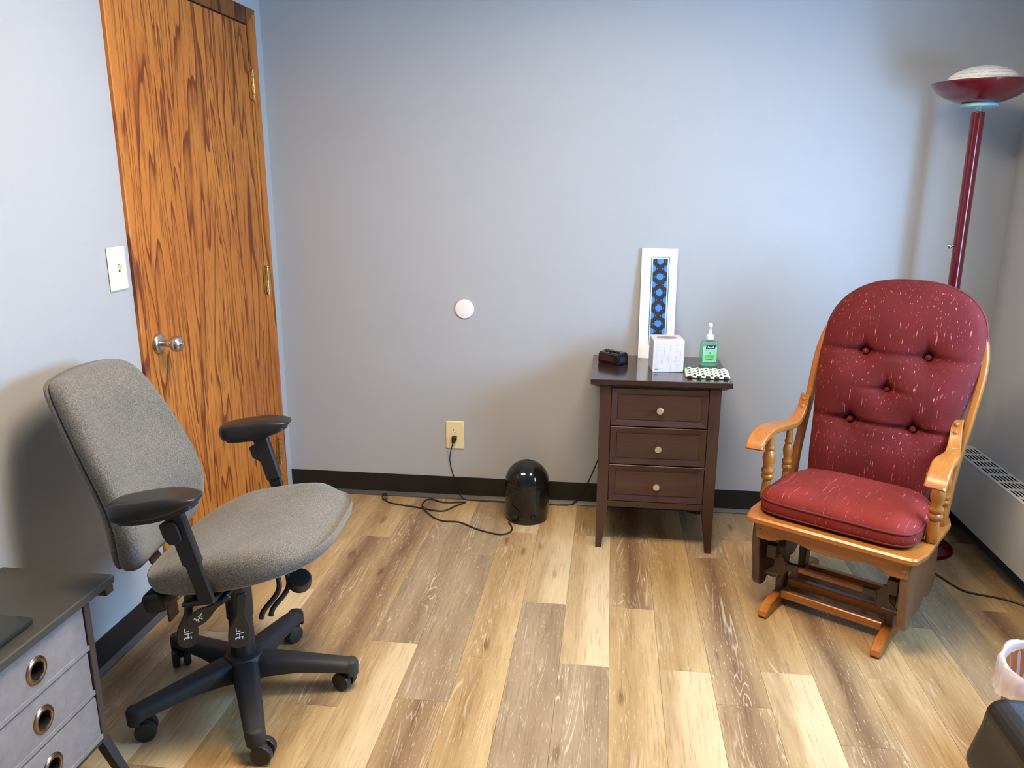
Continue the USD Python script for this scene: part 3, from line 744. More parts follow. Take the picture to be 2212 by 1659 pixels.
sc_ = part("seat_cushion", shell(so, [(0, 0.006), (0.90, 0.004), (0.965, 0.008), (0.992, 0.018), (1.0, 0.030), (0.998, 0.044), (0.985, 0.0545), (0.962, 0.064), (0.92, 0.0745), (0.86, 0.083), (0.76, 0.090), (0.6, 0.095), (0.4, 0.098), (0.2, 0.099), (0, 0.099)], fun=seat_fun), LOOK["red_seat_fabric"], gl, smooth=60, loc=(-0.003, 0.198, ZD))
part("piping", tube(np.vstack([np.column_stack([so * 0.992, np.full(len(so), 0.053)])]), 0.0038, 6, closed=True), LOOK["red_piping"], sc_, smooth=60)
part("piping", tube(np.vstack([np.column_stack([so * 0.985, np.full(len(so), 0.014)])]), 0.0034, 6, closed=True), LOOK["red_piping"], sc_, smooth=60)

# tufted back cushion: outline in (x, z)
half = [(0.19, 0.385), (0.208, 0.50), (0.222, 0.62), (0.240, 0.74), (0.252, 0.84), (0.251, 0.915)]
arch = [(0.251 * math.cos(a) ** 0.80, 0.915 + 0.196 * math.sin(a) ** 0.92) for a in np.linspace(0.10, PI / 2 - 0.001, 18)]
rightside = half + arch
ol = [(x, z) for x, z in rightside] + [(-x, z) for x, z in rightside[::-1][1:]]
pl_ = sg.Polygon(ol).buffer(-0.03).buffer(0.03, 8)
L_ = pl_.exterior.length
ol = np.array([pl_.exterior.interpolate(L_ * i / 200).coords[0] for i in range(200)])
BUT = [(-0.098, 0.868), (0.100, 0.872), (0.000, 0.752), (-0.094, 0.634), (0.107, 0.636)]
ss = np.concatenate([np.linspace(0.02, 0.86, 44), [0.89, 0.915, 0.94, 0.96, 0.975, 0.988, 0.996]])
front = [(s, 0.066 - 0.028 * s ** 6 - 0.010 * s ** 2) for s in ss]
front = [(s, d if s < 0.95 else d * math.sqrt(max(0.0, 1 - ((s - 0.95) / 0.051) ** 2)) * 0.86 + 0.004) for s, d in front]
bprof = [(0, -0.004), (0.5, -0.006), (0.93, -0.006), (0.985, -0.003), (1.0, 0.004)] + front[::-1] + [(0, 0.066)]


def back_fun(V):
    x, z, d = V[:, 0], V[:, 1], V[:, 2].copy()
    fr_ = smoothstep(0.012, 0.03, d)
    dent = np.zeros(len(V))
    for bx, bz in BUT:
        r = np.hypot((x - bx), (z - bz))
        dent += 0.031 * np.exp(-(r / 0.020) ** 2) + 0.019 * np.exp(-(r / 0.055) ** 2)
        dent += 0.010 * np.exp(-((z - bz) / 0.009) ** 2) * np.exp(-((x - bx) / 0.060) ** 2)
        dent += 0.007 * np.exp(-((x - bx + 0.15 * (z - bz)) / 0.008) ** 2) * np.exp(-((z - bz - 0.012) / 0.036) ** 2)
    dent += 0.011 * np.exp(-((z - 0.634) / 0.010) ** 2) + 0.007 * np.exp(-((z - 0.870) / 0.012) ** 2) * (np.abs(x) < 0.3)
    puff = 0.006 * np.sin((z - 0.634) / 0.236 * PI) ** 2
    d = d - fr_ * dent + fr_ * puff * 1.2
    return np.column_stack([x + CXZ(z), VF(z) + 0.022 - d, z])


bc = part("back_cushion", shell(ol, bprof, (0, 0.74), back_fun), LOOK["red_back_fabric"], gl, smooth=60, label="tufted dark red back cushion with five buttons")
for bx, bz in BUT:
    bt = lathe([(0.0105, -0.002), (0.0105, 0.001), (0.009, 0.004), (0.005, 0.006), (0, 0.0066)], 24)
    bt = T(bt, (0, 0, 0), (PI / 2 - 0.23, (1, 0, 0)))
    part("button", T(bt, (bx + CXZ(bz), VF(bz) + 0.022 - 0.066 + 0.041, bz)), LOOK["red_back_fabric"], bc, smooth=40)
pw_ = np.column_stack([ol[:, 0] + CXZ(ol[:, 1]), VF(ol[:, 1]) + 0.0195, ol[:, 1]])
pw_[:, [0, 2]] = (pw_[:, [0, 2]] - [0, 0.74]) * 1.003 + [0, 0.74]
part("piping", tube(pw_, 0.004, 6, closed=True), LOOK["red_piping"], bc, smooth=60)

# ================================================================== OFFICE CHAIR  (local: x forward, y to the sitter's left)
oc_ = thing("office_chair", "grey fabric swivel office chair with black arms and five-star base", "office chair", (0.478, -1.507, 0), 4)
BP, BM = LOOK["black_plastic"], LOOK["black_plastic_matte"]
TILT = math.radians(9.5)
RT = trimesh.transformations.rotation_matrix(-TILT, (0, 1, 0), (0, 0, 0.40))


def tl(m):
    m = m.copy()
    m.apply_transform(RT)
    return m


# base star
legs, PH = [], math.radians(8)
sph = lambda r, p, n=20: m3.Manifold.sphere(r, n).translate(list(map(float, p)))
for k in range(5):
    a = PH + k * 2 * PI / 5
    ca, sa = math.cos(a), math.sin(a)
    st = []
    for (r, w, zt, zb) in ((0.025, 0.036, 0.130, 0.062), (0.07, 0.035, 0.128, 0.074), (0.15, 0.031, 0.117, 0.078), (0.245, 0.0275, 0.103, 0.070), (0.295, 0.0255, 0.095, 0.064)):
        pts = []
        for s in (-1, 1):
            for (ww, z) in ((w * 1.0, zb), (w * 1.0, (zt + zb) / 2), (w * 0.86, zt - 0.006), (w * 0.45, zt)):
                pts.append((r * ca - s * ww * sa, r * sa + s * ww * ca, z))
        st.append(pts)
    for p, q in zip(st, st[1:]):
        legs.append(m3.Manifold.hull_points(np.array(p + q)))
    tip = []
    for b in np.linspace(-PI / 2, PI / 2, 9):
        for (z, s) in ((0.050, 0.96), (0.084, 1.0), (0.092, 0.86), (0.096, 0.5)):
            tip.append(((0.295 + 0.0255 * s * math.cos(b)) * ca - 0.0255 * s * math.sin(b) * sa, (0.295 + 0.0255 * s * math.cos(b)) * sa + 0.0255 * s * math.sin(b) * ca, z))
    legs.append(m3.Manifold.hull_points(np.array(tip)))
legs.append(to_man(lathe([(0.045, 0.062), (0.056, 0.076), (0.056, 0.122), (0.049, 0.133), (0.036, 0.137)], 40)))
star_m = from_man(m3.Manifold.batch_boolean(legs, m3.OpType.Add))
part("star_base", star_m, BM, oc_, smooth=40, label="black five-arm base")
CAST = [math.radians(x) for x in (160, 235, 300, 20, 0)]
for k in range(5):
    a = PH + k * 2 * PI / 5
    px_, py_ = 0.293 * math.cos(a), 0.293 * math.sin(a)
    b = CAST[k]
    dx, dy = math.cos(b), math.sin(b)
    wx, wy = px_ + 0.018 * dx, py_ + 0.018 * dy
    hood = union(sph(0.0145, (px_, py_, 0.050), 18), m3.Manifold.batch_hull([sph(0.012, (px_, py_, 0.048), 14), sph(0.012, (wx, wy, 0.038), 14)]), to_man(T(lathe([(0.008, 0.045), (0.008, 0.072)], 16), (px_, py_, 0))))
    cs = part("caster", hood, BP, oc_, smooth=45)
    for s in (-1, 1):
        wl_ = lathe([(0.017, 0.005), (0.0262, 0.007), (0.0275, 0.010), (0.0275, 0.020), (0.0262, 0.0245), (0.022, 0.0265), (0.0, 0.0270)], 36)
        wl_ = T(wl_, (0, 0, 0), (PI / 2 * (1 if s < 0 else -1), (1, 0, 0)))
        wl_ = T(wl_, (0, 0, 0), (b, (0, 0, 1)))
        part("caster_wheel", T(wl_, (wx, wy, 0.0276)), LOOK["black_plastic"], cs, smooth=40)
# column
part("column_cover", lathe([(0.034, 0.136), (0.0345, 0.140), (0.0325, 0.250), (0.0365, 0.252), (0.0365, 0.415)], 36), BP, oc_, smooth=35)
# mechanism under the seat
part("mechanism", tl(cat(box((-0.14, -0.085, 0.385), (0.13, 0.085, 0.432), 0.010), box((-0.03, -0.25, 0.420), (0.08, 0.25, 0.432), 0.003))), BP, oc_, smooth=30)
# seat
SZ = 0.043
sof = super_outline(0.245, 0.264, 0.60, 128, (0.081, 0))
sof[:, 1] *= 0.98 + 0.02 * smoothstep(-0.14, 0.10, sof[:, 0]) - 0.05 * smoothstep(0.12, 0.30, sof[:, 0])


def seat2(V):
    V = V.copy()
    x, y, z = V[:, 0], V[:, 1], V[:, 2]
    topm = smoothstep(0.44 + SZ, 0.475 + SZ, z)
    V[:, 2] = z - topm * (0.026 * smoothstep(0.20, 0.31, x)) + topm * (0.014 * np.abs(y / 0.26) ** 2.5 - 0.006) - 0.022 * smoothstep(0.02, -0.16, x) * topm
    V[:, 2] += 0.012 * smoothstep(0.05, 0.31, x) * (1 - topm)
    return V


seat = tl(shell(sof, [(s, z + SZ) for s, z in [(0, 0.405), (0.86, 0.405), (0.95, 0.408), (0.985, 0.415), (1.0, 0.429), (0.998, 0.447), (0.985, 0.463), (0.962, 0.4745), (0.93, 0.4815), (0.88, 0.487), (0.80, 0.4905), (0.66, 0.4915), (0.45, 0.490), (0.22, 0.489), (0, 0.489)]], (0.081, 0), seat2))
part("seat", seat, LOOK["grey_fabric"], oc_, smooth=60)
pan = tl(shell(sof, [(s, z + SZ) for s, z in [(0, 0.388), (0.70, 0.388), (0.80, 0.393), (0.90, 0.402), (0.925, 0.412), (0, 0.415)]], (0.081, 0), lambda V: np.column_stack([V[:, 0] - 0.012, V[:, 1], V[:, 2] + 0.010 * smoothstep(0.05, 0.31, V[:, 0])])))
part("seat_pan", pan, BP, oc_, smooth=40, label="black shell under the seat")
part("rear_bumper", tl(rbox((-0.160, -0.215, 0.392), (-0.095, -0.05, 0.446), 0.020, 16)), BP, oc_, smooth=40)
# backrest: outline in (y, z), bent
hb = [(0.090, 0.444), (0.135, 0.449), (0.165, 0.470), (0.192, 0.505), (0.210, 0.560), (0.213, 0.640), (0.206, 0.750), (0.192, 0.840), (0.172, 0.915), (0.150, 0.946), (0.10, 0.957), (0.04, 0.960)]
pb = np.array(hb + [(-a, z) for a, z in hb[::-1]])
plb = sg.Polygon(spline(pb, 120, True)).buffer(0)
Lb = plb.exterior.length
pb = np.array([plb.exterior.interpolate(Lb * i / 160).coords[0] for i in range(160)])
from scipy.interpolate import CubicSpline
XB = CubicSpline([0.42, 0.46, 0.52, 0.58, 0.65, 0.75, 0.85, 0.94, 0.97], [-0.222, -0.210, -0.200, -0.198, -0.212, -0.250, -0.292, -0.334, -0.350])


def bfun(V):
    y, z, d = V[:, 0], V[:, 1], V[:, 2]
    return np.column_stack([XB(z) - 0.028 + d + 0.030 * (np.abs(y) / 0.21) ** 2.2, y, z])


fs_ = np.concatenate([np.linspace(0.05, 0.82, 16), [0.87, 0.91, 0.94, 0.962, 0.98, 0.992]])
bp_f = [(s, 0.010 + 0.046 * (1 - s ** 9) ** 0.5 - 0.010 * (1 - s ** 2)) for s in fs_]
part("backrest", shell(pb, [(0, -0.012), (0.955, -0.012), (0.985, -0.009), (1.0, 0.000), (1.0, 0.012)] + bp_f[::-1] + [(0, 0.046)], (0, 0.70), bfun), LOOK["grey_fabric"], oc_, smooth=60)
part("back_panel", shell(pb, [(0, -0.046), (0.45, -0.045), (0.75, -0.042), (0.90, -0.036), (0.970, -0.027), (0.990, -0.019), (0.975, -0.0125), (0, -0.0125)], (0, 0.70), bfun), LOOK["grey_fabric"], oc_, smooth=60, label="grey fabric rear panel of the backrest")
bar = np.array([(-0.352, 0, 0.78), (-0.320, 0, 0.68), (-0.292, 0, 0.58), (-0.270, 0, 0.50), (-0.235, 0, 0.435), (-0.205, 0, 0.375), (-0.196, 0, 0.30), (-0.192, 0, 0.238)])
part("back_bar", cat(sweep(spline(bar, 50), rrect(0.052, 0.009, 0.004, 2), (1, 0, 0)), box((-0.205, -0.032, 0.375), (-0.10, 0.032, 0.405), 0.006)), LOOK["frame_brown"], oc_, smooth=40, label="flat metal bar carrying the backrest")
# arms
for sy in (-1, 1):
    po = super_outline(0.110, 0.047, 0.58, 72)
    po[:, 1] *= 1 - 0.10 * smoothstep(0.0, -0.11, po[:, 0])

    def pfun(V):
        V = V.copy()
        V[:, 2] -= 0.010 * smoothstep(0.02, 0.110, V[:, 0]) * smoothstep(0.5, 1.0, V[:, 2] / 0.046)
        V[:, 2] += 0.016 * smoothstep(-0.01, 0.110, V[:, 0]) * (1 - smoothstep(0.1, 0.9, V[:, 2] / 0.046))
        return V

    pad = shell(po, [(0, 0.0), (0.80, 0.0), (0.93, 0.003), (0.985, 0.010), (1.0, 0.020), (0.994, 0.031), (0.972, 0.040), (0.92, 0.0465), (0.84, 0.0500), (0.6, 0.0515), (0, 0.052)], (0, 0), pfun)
    PC = (0.006 if sy < 0 else 0.020, sy * 0.294, 0.685)
    ar = part("arm_pad", tl(T(pad, PC)), LOOK["armpad_urethane"], oc_, smooth=60)
    part("pad_plate", tl(T(shell(po * 0.86, [(0, -0.007), (0.9, -0.007), (1, -0.004), (1, 0.003), (0, 0.003)], fun=lambda V: V + np.column_stack([V[:, 0] * 0, V[:, 0] * 0, 0.014 * smoothstep(-0.01, 0.11, V[:, 0])])), PC)), BP, ar, smooth=40)
    yo = sy * 0.279
    slant = lambda m: m.apply_transform(trimesh.transformations.rotation_matrix(-0.09, (0, 1, 0), (0.042, 0, 0.68)))
    outer = tl(slant(box((0.012, yo - 0.011, 0.545), (0.058, yo + 0.011, 0.682), 0.004)))
    inner = tl(cat(slant(box((0.016, yo - 0.007, 0.441), (0.054, yo + 0.007, 0.57), 0.003)), box((0.037, sy * 0.10, 0.4385), (0.076, sy * 0.286, 0.4475), 0.003)))
    pst = part("arm_post", outer, BP, oc_, smooth=30)
    part("arm_bracket", inner, BP, pst, smooth=30)
    lev = slab(rrect(0.040, 0.058, 0.018, 5), 0.007, 0.002)
    lev.apply_transform(np.array([[1, 0, 0, 0.020], [0, 0, -1 if sy < 0 else 1, sy * 0.290], [0, 1, 0, 0.636], [0, 0, 0, 1.0]]))
    lev.fix_normals()
    part("height_latch", tl(slant(cat(lev, hullp([(-0.006, yo + b, z) for b in (-0.010, 0.010) for z in (0.628, 0.660)] + [(0.020, yo + b, z) for b in (-0.010, 0.010) for z in (0.604, 0.668)])))), BM, pst, smooth=30)

# control levers: flat drop paddles with the maker's mark
padl = [(0.0, 0.0), (0.009, 0.0), (0.010, -0.040), (0.014, -0.066), (0.0235, -0.092), (0.0255, -0.112), (0.0235, -0.132), (0.015, -0.147), (0.0, -0.152)]
padl = spline(padl + [(-x, z) for x, z in padl[::-1][1:-1]], 64, True)


def mark(s):
    """The maker's mark turned on its side: an L stroke, an H and three prongs."""
    b = lambda x0, z0, x1, z1: sg.LineString([(x0, z0), (x1, z1)]).buffer(0.0011, 3)
    g = union_all([b(-0.008, 0.017, -0.007, 0.008), b(-0.007, 0.008, 0.001, 0.0095), b(-0.007, 0.002, 0.009, 0.0045), b(0.001, 0.0035, 0.001, -0.0075), b(-0.0075, -0.009, 0.0085, -0.0065),
                   b(-0.0075, -0.009, -0.0072, -0.0122), b(0.001, -0.0078, 0.001, -0.0112), b(0.0085, -0.0065, 0.0083, -0.0105)])
    return affinity.scale(g, s, s, origin=(0, 0))


from shapely import union_all


def lever(x, y, z, face, roll, lean_, s=1.0, stem=None):
    """A paddle hung at (x, y, z) in the chair's frame; its face is turned by 'face' about z and it leans by 'roll' in its own plane."""
    def place(m):
        m = m.copy()
        m.apply_transform(np.array([[1, 0, 0, 0], [0, 0, -1, 0], [0, 1, 0, 0], [0, 0, 0, 1.0]]))      # (x, z) plane facing -y
        m.apply_transform(trimesh.transformations.rotation_matrix(roll, (0, 1, 0)))
        m.apply_transform(trimesh.transformations.rotation_matrix(lean_, (1, 0, 0)))
        m.apply_transform(trimesh.transformations.rotation_matrix(face, (0, 0, 1)))
        m.apply_translation((x, y, z))
        return m
    lv = part("control_lever", place(T(slab(padl * s, 0.007, 0.0022), (0, 0, -0.0035))), BP, oc_, smooth=40, label="black drop paddle with a white maker's mark")
    part("maker_mark", place(T(prism(affinity.translate(mark(s * 1.05), 0, -0.112 * s), 0.0003), (0, 0, 0.0036))), LOOK["white_print"], lv, smooth=False)


FACE = math.radians(28)
lever(-0.018, -0.235, 0.445, FACE, 0.12, 0.08)
lever(0.078, -0.225, 0.440, FACE - 0.1, 0.98, 0.12, 0.80)
lever(0.100, -0.205, 0.436, FACE, 0.12, 0.05, 1.02)
for (x, y) in ((0.165, -0.125), (0.185, -0.110)):
    part("control_lever", tube([(x, y, 0.440), (x + 0.004, y - 0.01, 0.412), (x - 0.012, y - 0.030, 0.385), (x - 0.030, y - 0.042, 0.362), (x - 0.034, y - 0.046, 0.346)], 0.007, 8, 24), BP, oc_, smooth=50)
part("tension_knob", T(lathe([(0.026, -0.016), (0.029, -0.013), (0.030, 0.010), (0.027, 0.016), (0, 0.017)], 28), (0.215, -0.105, 0.420), (0.5, (1, 0.4, 0))), BP, oc_, smooth=40, label="round black tension knob")
part("tension_stem", tube([(0.12, -0.02, 0.425), (0.215, -0.105, 0.432)], 0.008, 8, 6), BP, oc_, smooth=50)
# ================================================================== NIGHTSTAND
ns = thing("nightstand", "dark brown three-drawer nightstand against the back wall", "nightstand", (1.680, -0.2325, 0))
hx, yf, yb = 0.2285, -0.1975, 0.2125            # half width over the legs, front, back (local; +y to the wall)


def leg_mesh(sx, sy):
    """Square stile that runs the height and tapers on its two inner faces below the case."""
    w, zt, zb = 0.043, 0.17, 0.0
    xo, yo = sx * hx, (yf if sy < 0 else yb)
    p = []
    for z, ww in ((0.672, w), (zt, w), (zb, 0.0235)):
        for a in (0, 1):
            for b in (0, 1):
                p.append((xo - sx * ww * a, yo - sy * ww * b, z))
    up_, dn = hullp(p[:8]), hullp(p[4:])
    return union(up_, dn)


for sx, sy in ((-1, -1), (1, -1), (-1, 1), (1, 1)):
    part("leg", leg_mesh(sx, sy), LOOK["espresso_z"], ns, smooth=20)
part("case", cat(box((-hx + 0.006, yf + 0.043, 0.184), (-hx + 0.022, yb - 0.043, 0.672)), box((hx - 0.022, yf + 0.043, 0.184), (hx - 0.006, yb - 0.043, 0.672)), box((-hx + 0.043, yb - 0.018, 0.184), (hx - 0.043, yb - 0.006, 0.672)),
                 box((-hx + 0.022, yf + 0.028, 0.184), (hx - 0.022, yb - 0.018, 0.196)), box((-hx + 0.022, yf + 0.028, 0.655), (hx - 0.022, yb - 0.02, 0.672))), LOOK["espresso_y"], ns, smooth=20)
part("bottom_rail", box((-hx + 0.0425, yf + 0.004, 0.178), (hx - 0.0425, yf + 0.030, 0.2035), 0.0015), LOOK["espresso_x"], ns, smooth=20)
part("top_rail", box((-hx + 0.0425, yf + 0.006, 0.668), (hx - 0.0425, yf + 0.030, 0.674), 0.001), LOOK["espresso_x"], ns, smooth=20)
ix = hx - 0.0445
for z0, z1 in ((0.5165, 0.6675), (0.3605, 0.5125), (0.2055, 0.3565)):
    # raised panel front: flat border, bevel down to a field
    yb0 = yf + 0.030
    V = []
    for inx, y in ((0.0, yb0), (0.0, yf + 0.003), (0.0015, yf + 0.0015), (0.004, yf + 0.0015), (0.026, yf + 0.0095), (0.0268, yf + 0.0065), (0.030, yf + 0.006)):
        V += [(-ix + inx, y, z0 + inx), (ix - inx, y, z0 + inx), (ix - inx, y, z1 - inx), (-ix + inx, y, z1 - inx)]
    F = []
    for i in range(6):
        for j in range(4):
            a, b = 4 * i, 4 * i + 4
            j2 = (j + 1) % 4
            F += [[a + j, a + j2, b + j2], [a + j, b + j2, b + j]]
    F += [[24, 25, 26], [24, 26, 27], [0, 2, 1], [0, 3, 2]]
    me = trimesh.Trimesh(V, F, process=False)
    me.fix_normals()
    dr = part("drawer", me, LOOK["espresso_x"], ns, smooth=12)
    part("knob", T(lathe([(0.006, 0.0), (0.0055, 0.010), (0.0075, 0.0145), (0.0125, 0.0175), (0.0135, 0.0205), (0.0125, 0.0245), (0.0085, 0.0262), (0.0, 0.0267)], 28), (0.002, yf + 0.0065, (z0 + z1) / 2 - 0.006), (PI / 2, (1, 0, 0))), LOOK["knob_champagne"], dr, label="round champagne metal knob")
tp = [(-0.0035, 0.7055), (0.0, 0.704), (0.0, 0.6865), (-0.003, 0.6845), (-0.008, 0.6825), (-0.018, 0.676), (-0.026, 0.6715)]
V, F = [], []
X, YF, YB = 0.265, -0.2225, 0.2265
for k, (o, z) in enumerate(tp):
    V += [(-X - o, YF - o, z), (X + o, YF - o, z), (X + o, YB, z), (-X - o, YB, z)]
V = [(x if abs(x) <= 0 else math.copysign(abs(x) + 0, x), y, z) for x, y, z in V]
V = []
for o, z in tp:
    V += [(-(X + o), YF - o, z), (X + o, YF - o, z), (X + o, YB, z), (-(X + o), YB, z)]
n = len(tp)
for i in range(n - 1):
    for j in range(4):
        j2 = (j + 1) % 4
        F += [[4 * i + j, 4 * i + 4 + j2, 4 * i + j2], [4 * i + j, 4 * i + 4 + j, 4 * i + 4 + j2]]
F += [[0, 1, 2], [0, 2, 3], [4 * n - 4, 4 * n - 2, 4 * n - 3], [4 * n - 4, 4 * n - 1, 4 * n - 2]]
me = trimesh.Trimesh(V, F, process=False)
me.fix_normals()
part("tabletop", me, LOOK["espresso_top"], ns, smooth=15)
NTOP = 0.7055

# ------------------------------------------------------------------ things on the nightstand
# clock radio
ck = thing("alarm_clock", "small black digital clock radio at the left of the nightstand top", "alarm clock", (1.500, -0.158, NTOP), -38)
sec = [(-0.036, 0.0), (0.034, 0.0), (0.036, 0.003), (0.033, 0.036), (0.026, 0.047), (0.014, 0.0505), (-0.030, 0.046), (-0.037, 0.040), (-0.039, 0.010)]   # y, z: front at -y
bodyo = [(-y, z) for y, z in sec][::-1]
bd = slab(np.array(sec), 0.104, 0.004)
bd.apply_transform(np.array([[0, 0, 1, -0.052], [1, 0, 0, 0], [0, 1, 0, 0], [0, 0, 0, 1.0]]))
body = part("body", bd, LOOK["gloss_black"], ck, smooth=30)
part("display", box((-0.040, -0.0405, 0.013), (0.028, -0.0375, 0.035), 0.001), LOOK["clock_display"], ck, label="dark red display window")
part("side_panel", slab(rrect(0.030, 0.024, 0.003), 0.002, 0.0005).apply_transform(np.array([[0, 0, 1, 0.0515], [1, 0, 0, -0.008], [0, 1, 0, 0.022], [0, 0, 0, 1.0]])), LOOK["clock_tint"], ck, label="blue tinted side panel")
for i in range(4):
    part("button", box((-0.036 + i * 0.020, -0.013, 0.0480), (-0.022 + i * 0.020, -0.004, 0.0530), 0.0012), LOOK["black_plastic"], ck)
for sx in (-1, 1):
    part("foot", lathe([(0.005, -0.0005), (0.005, 0.002)], 12), LOOK["rubber_black"], ck, loc=(sx * 0.038, 0.0, 0.0))
# its cord: behind the nightstand to the floor, along the wall, up to the outlet
cw = lambda P: [np.array(q) for q in P]
c0 = np.array([1.500, -0.158, NTOP])
ra = math.radians(38)


def to_clock(p):
    d = np.array(p, float) - c0
    return np.array([d[0] * math.cos(ra) - d[1] * math.sin(ra), d[0] * math.sin(ra) + d[1] * math.cos(ra), d[2]])


stub = [(1.527, -0.130, 0.722), (1.535, -0.090, 0.712), (1.54, -0.035, 0.7090), (1.545, -0.0045, 0.7085), (1.5455, -0.0030, 0.7060)]
part("power_cord", tube([to_clock(p) for p in stub], 0.0022, 6, 40), LOOK["black_plastic"], ck, smooth=60, label="thin black cord over the tabletop's back edge")
pc = thing("power_cord", "thin black cord plugged into the wall outlet, running behind the purifier to the nightstand", "power cord", (0.794, 0, 0))
cord_pts = [(1.5455, -0.0030, 0.7050), (1.53, -0.0028, 0.60), (1.49, -0.0028, 0.36), (1.442, -0.003, 0.205), (1.404, -0.0065, 0.108), (1.375, -0.010, 0.05), (1.33, -0.022, 0.006), (1.25, -0.028, 0.003), (1.10, -0.026, 0.003), (0.98, -0.028, 0.003), (0.90, -0.026, 0.003), (0.84, -0.021, 0.006),
            (0.812, -0.0095, 0.035), (0.795, -0.0075, 0.085), (0.785, -0.006, 0.115), (0.772, -0.005, 0.165), (0.770, -0.008, 0.205), (0.780, -0.016, 0.25), (0.789, -0.022, 0.284)]
part("cord", tube([(x - 0.794, y, z) for x, y, z in cord_pts], 0.0022, 6, 170), LOOK["black_plastic"], pc, smooth=60)
plug = hullp([(x, y, z) for x, y, z in [(-0.0115, -0.0085, 0.016), (0.0115, -0.0085, 0.016), (-0.0115, -0.0085, -0.006), (0.0105, -0.0085, 0.0), (0.002, -0.0085, -0.016), (-0.0095, -0.0085, -0.016),
                                        (-0.0105, -0.029, 0.014), (0.0105, -0.029, 0.014), (-0.0105, -0.029, -0.006), (0.0095, -0.029, 0.0), (0.0, -0.029, -0.015), (-0.0085, -0.029, -0.015)]])
part("plug", T(plug, (0, 0, 0.292)), LOOK["black_plastic"], pc, smooth=20, label="black plug in the lower socket")

# art print leaning on the wall
pr = thing("art_print", "tall white mat with a blue and black stepped pattern, leaning on the wall", "picture", (1.6775, -0.052, NTOP))
lean = math.atan2(0.040, 0.455)
PRW, PRH = 0.1475, 0.462


def leaned(m):
    m = m.copy()
    m.apply_transform(trimesh.transformations.rotation_matrix(-lean, (1, 0, 0)))
    return m


def flat(poly, y0, d=0.0003):
    """Polygon in (x, z) as a thin sheet whose back lies at y0 (front towards -y)."""
    m = prism(poly, d)
    m.apply_transform(np.array([[1, 0, 0, 0], [0, 0, -1, y0], [0, 1, 0, 0], [0, 0, 0, 1.0]]))
    return leaned(m)


part("mat_board", leaned(box((-PRW / 2, 0.0, 0.0), (PRW / 2, 0.004, PRH), 0.0006)), LOOK["mat_board"], pr, smooth=20)
pz0, pz1, pxc = 0.060, 0.428, 0.004
rect = lambda x0, z0, x1, z1: sg.box(x0, z0, x1, z1)
bw = 0.0345
part("print_border", flat(rect(pxc - bw - 0.0035, pz0, pxc + bw + 0.0035, pz1), 0.0), LOOK["print_teal"], pr, smooth=False, label="teal border line")
part("print_inner_border", flat(rect(pxc - bw, pz0 + 0.003, pxc + bw, pz1 - 0.0035), -0.0003), LOOK["print_pale_green"], pr, smooth=False)
gx, gz0, gz1 = 0.0300, pz0 + 0.007, pz1 - 0.0085
part("print_ground", flat(rect(pxc - gx, gz0, pxc + gx, gz1), -0.0006), LOOK["print_black"], pr, smooth=False)
# stepped diamond star: eight serrated points
star = sg.Polygon([(0, 1.0), (0.16, 0.62), (0.36, 0.82), (0.40, 0.44), (0.72, 0.50), (0.62, 0.22), (0.78, 0.0), (0.62, -0.22), (0.72, -0.50), (0.40, -0.44), (0.36, -0.82), (0.16, -0.62), (0, -1.0),
                   (-0.16, -0.62), (-0.36, -0.82), (-0.40, -0.44), (-0.72, -0.50), (-0.62, -0.22), (-0.78, 0.0), (-0.62, 0.22), (-0.72, 0.50), (-0.40, 0.44), (-0.36, 0.82), (-0.16, 0.62)])
tri = sg.Polygon([(0.0, 0.0), (0.30, 0.22), (0.22, 0.0), (0.30, -0.22)])
clip = rect(pxc - gx, gz0, pxc + gx, gz1)
step = 0.0327
k = 0
zc = 0.411
while zc > gz0 - 0.02:
    xs = (0.0,) if k % 2 == 0 else (-0.0300, 0.0300)
    for x in xs:
        s = affinity.translate(affinity.scale(star, 0.0195, 0.0185, origin=(0, 0)), pxc + x, zc)
        sides = [affinity.translate(affinity.scale(tri, sx * 0.020, 0.020, origin=(0, 0)), pxc + x + sx * 0.0162, zc) for sx in (-1, 1)]
        for q in (s, *sides):
            c = q.intersection(clip)
            if c.area > 1e-6 and c.geom_type in ("Polygon", "MultiPolygon"):
                part("motif", flat(c, -0.0009, 0.0002), LOOK["print_blue"], pr, smooth=False)
    zc -= step
    k += 1
part("glazing", leaned(box((-PRW / 2 + 0.001, -0.0034, 0.001), (PRW / 2 - 0.001, -0.0016, PRH - 0.001))), LOOK["window_glass"], pr, smooth=False)

# tissue box
tb = thing("tissue_box", "white cube tissue box with pale twig pattern in front of the art print", "tissue box", (1.708, -0.238, NTOP), 5)
s_ = 0.0605
hole = affinity.scale(sg.Point(0, 0).buffer(1, 32), 0.041, 0.030)
H = 0.128
part("carton", cat(box((-s_, -s_, 0.0005), (s_, s_, H - 0.0015), 0.0015), T(prism(sg.box(-s_ + 0.001, -s_ + 0.001, s_ - 0.001, s_ - 0.001).difference(hole), 0.0015), (0, 0, H - 0.0017))), LOOK["tissue_card"], tb, smooth=20)
part("opening", T(prism(hole, 0.0006), (0, 0, H - 0.0013)), LOOK["tissue_opening"], tb, smooth=False, label="dark oval opening")


def on_front(poly, d=0.00035):
    m = prism(poly, d)
    m.apply_transform(np.array([[1, 0, 0, 0], [0, 0, -1, -s_], [0, 1, 0, 0], [0, 0, 0, 1.0]]))
    return m


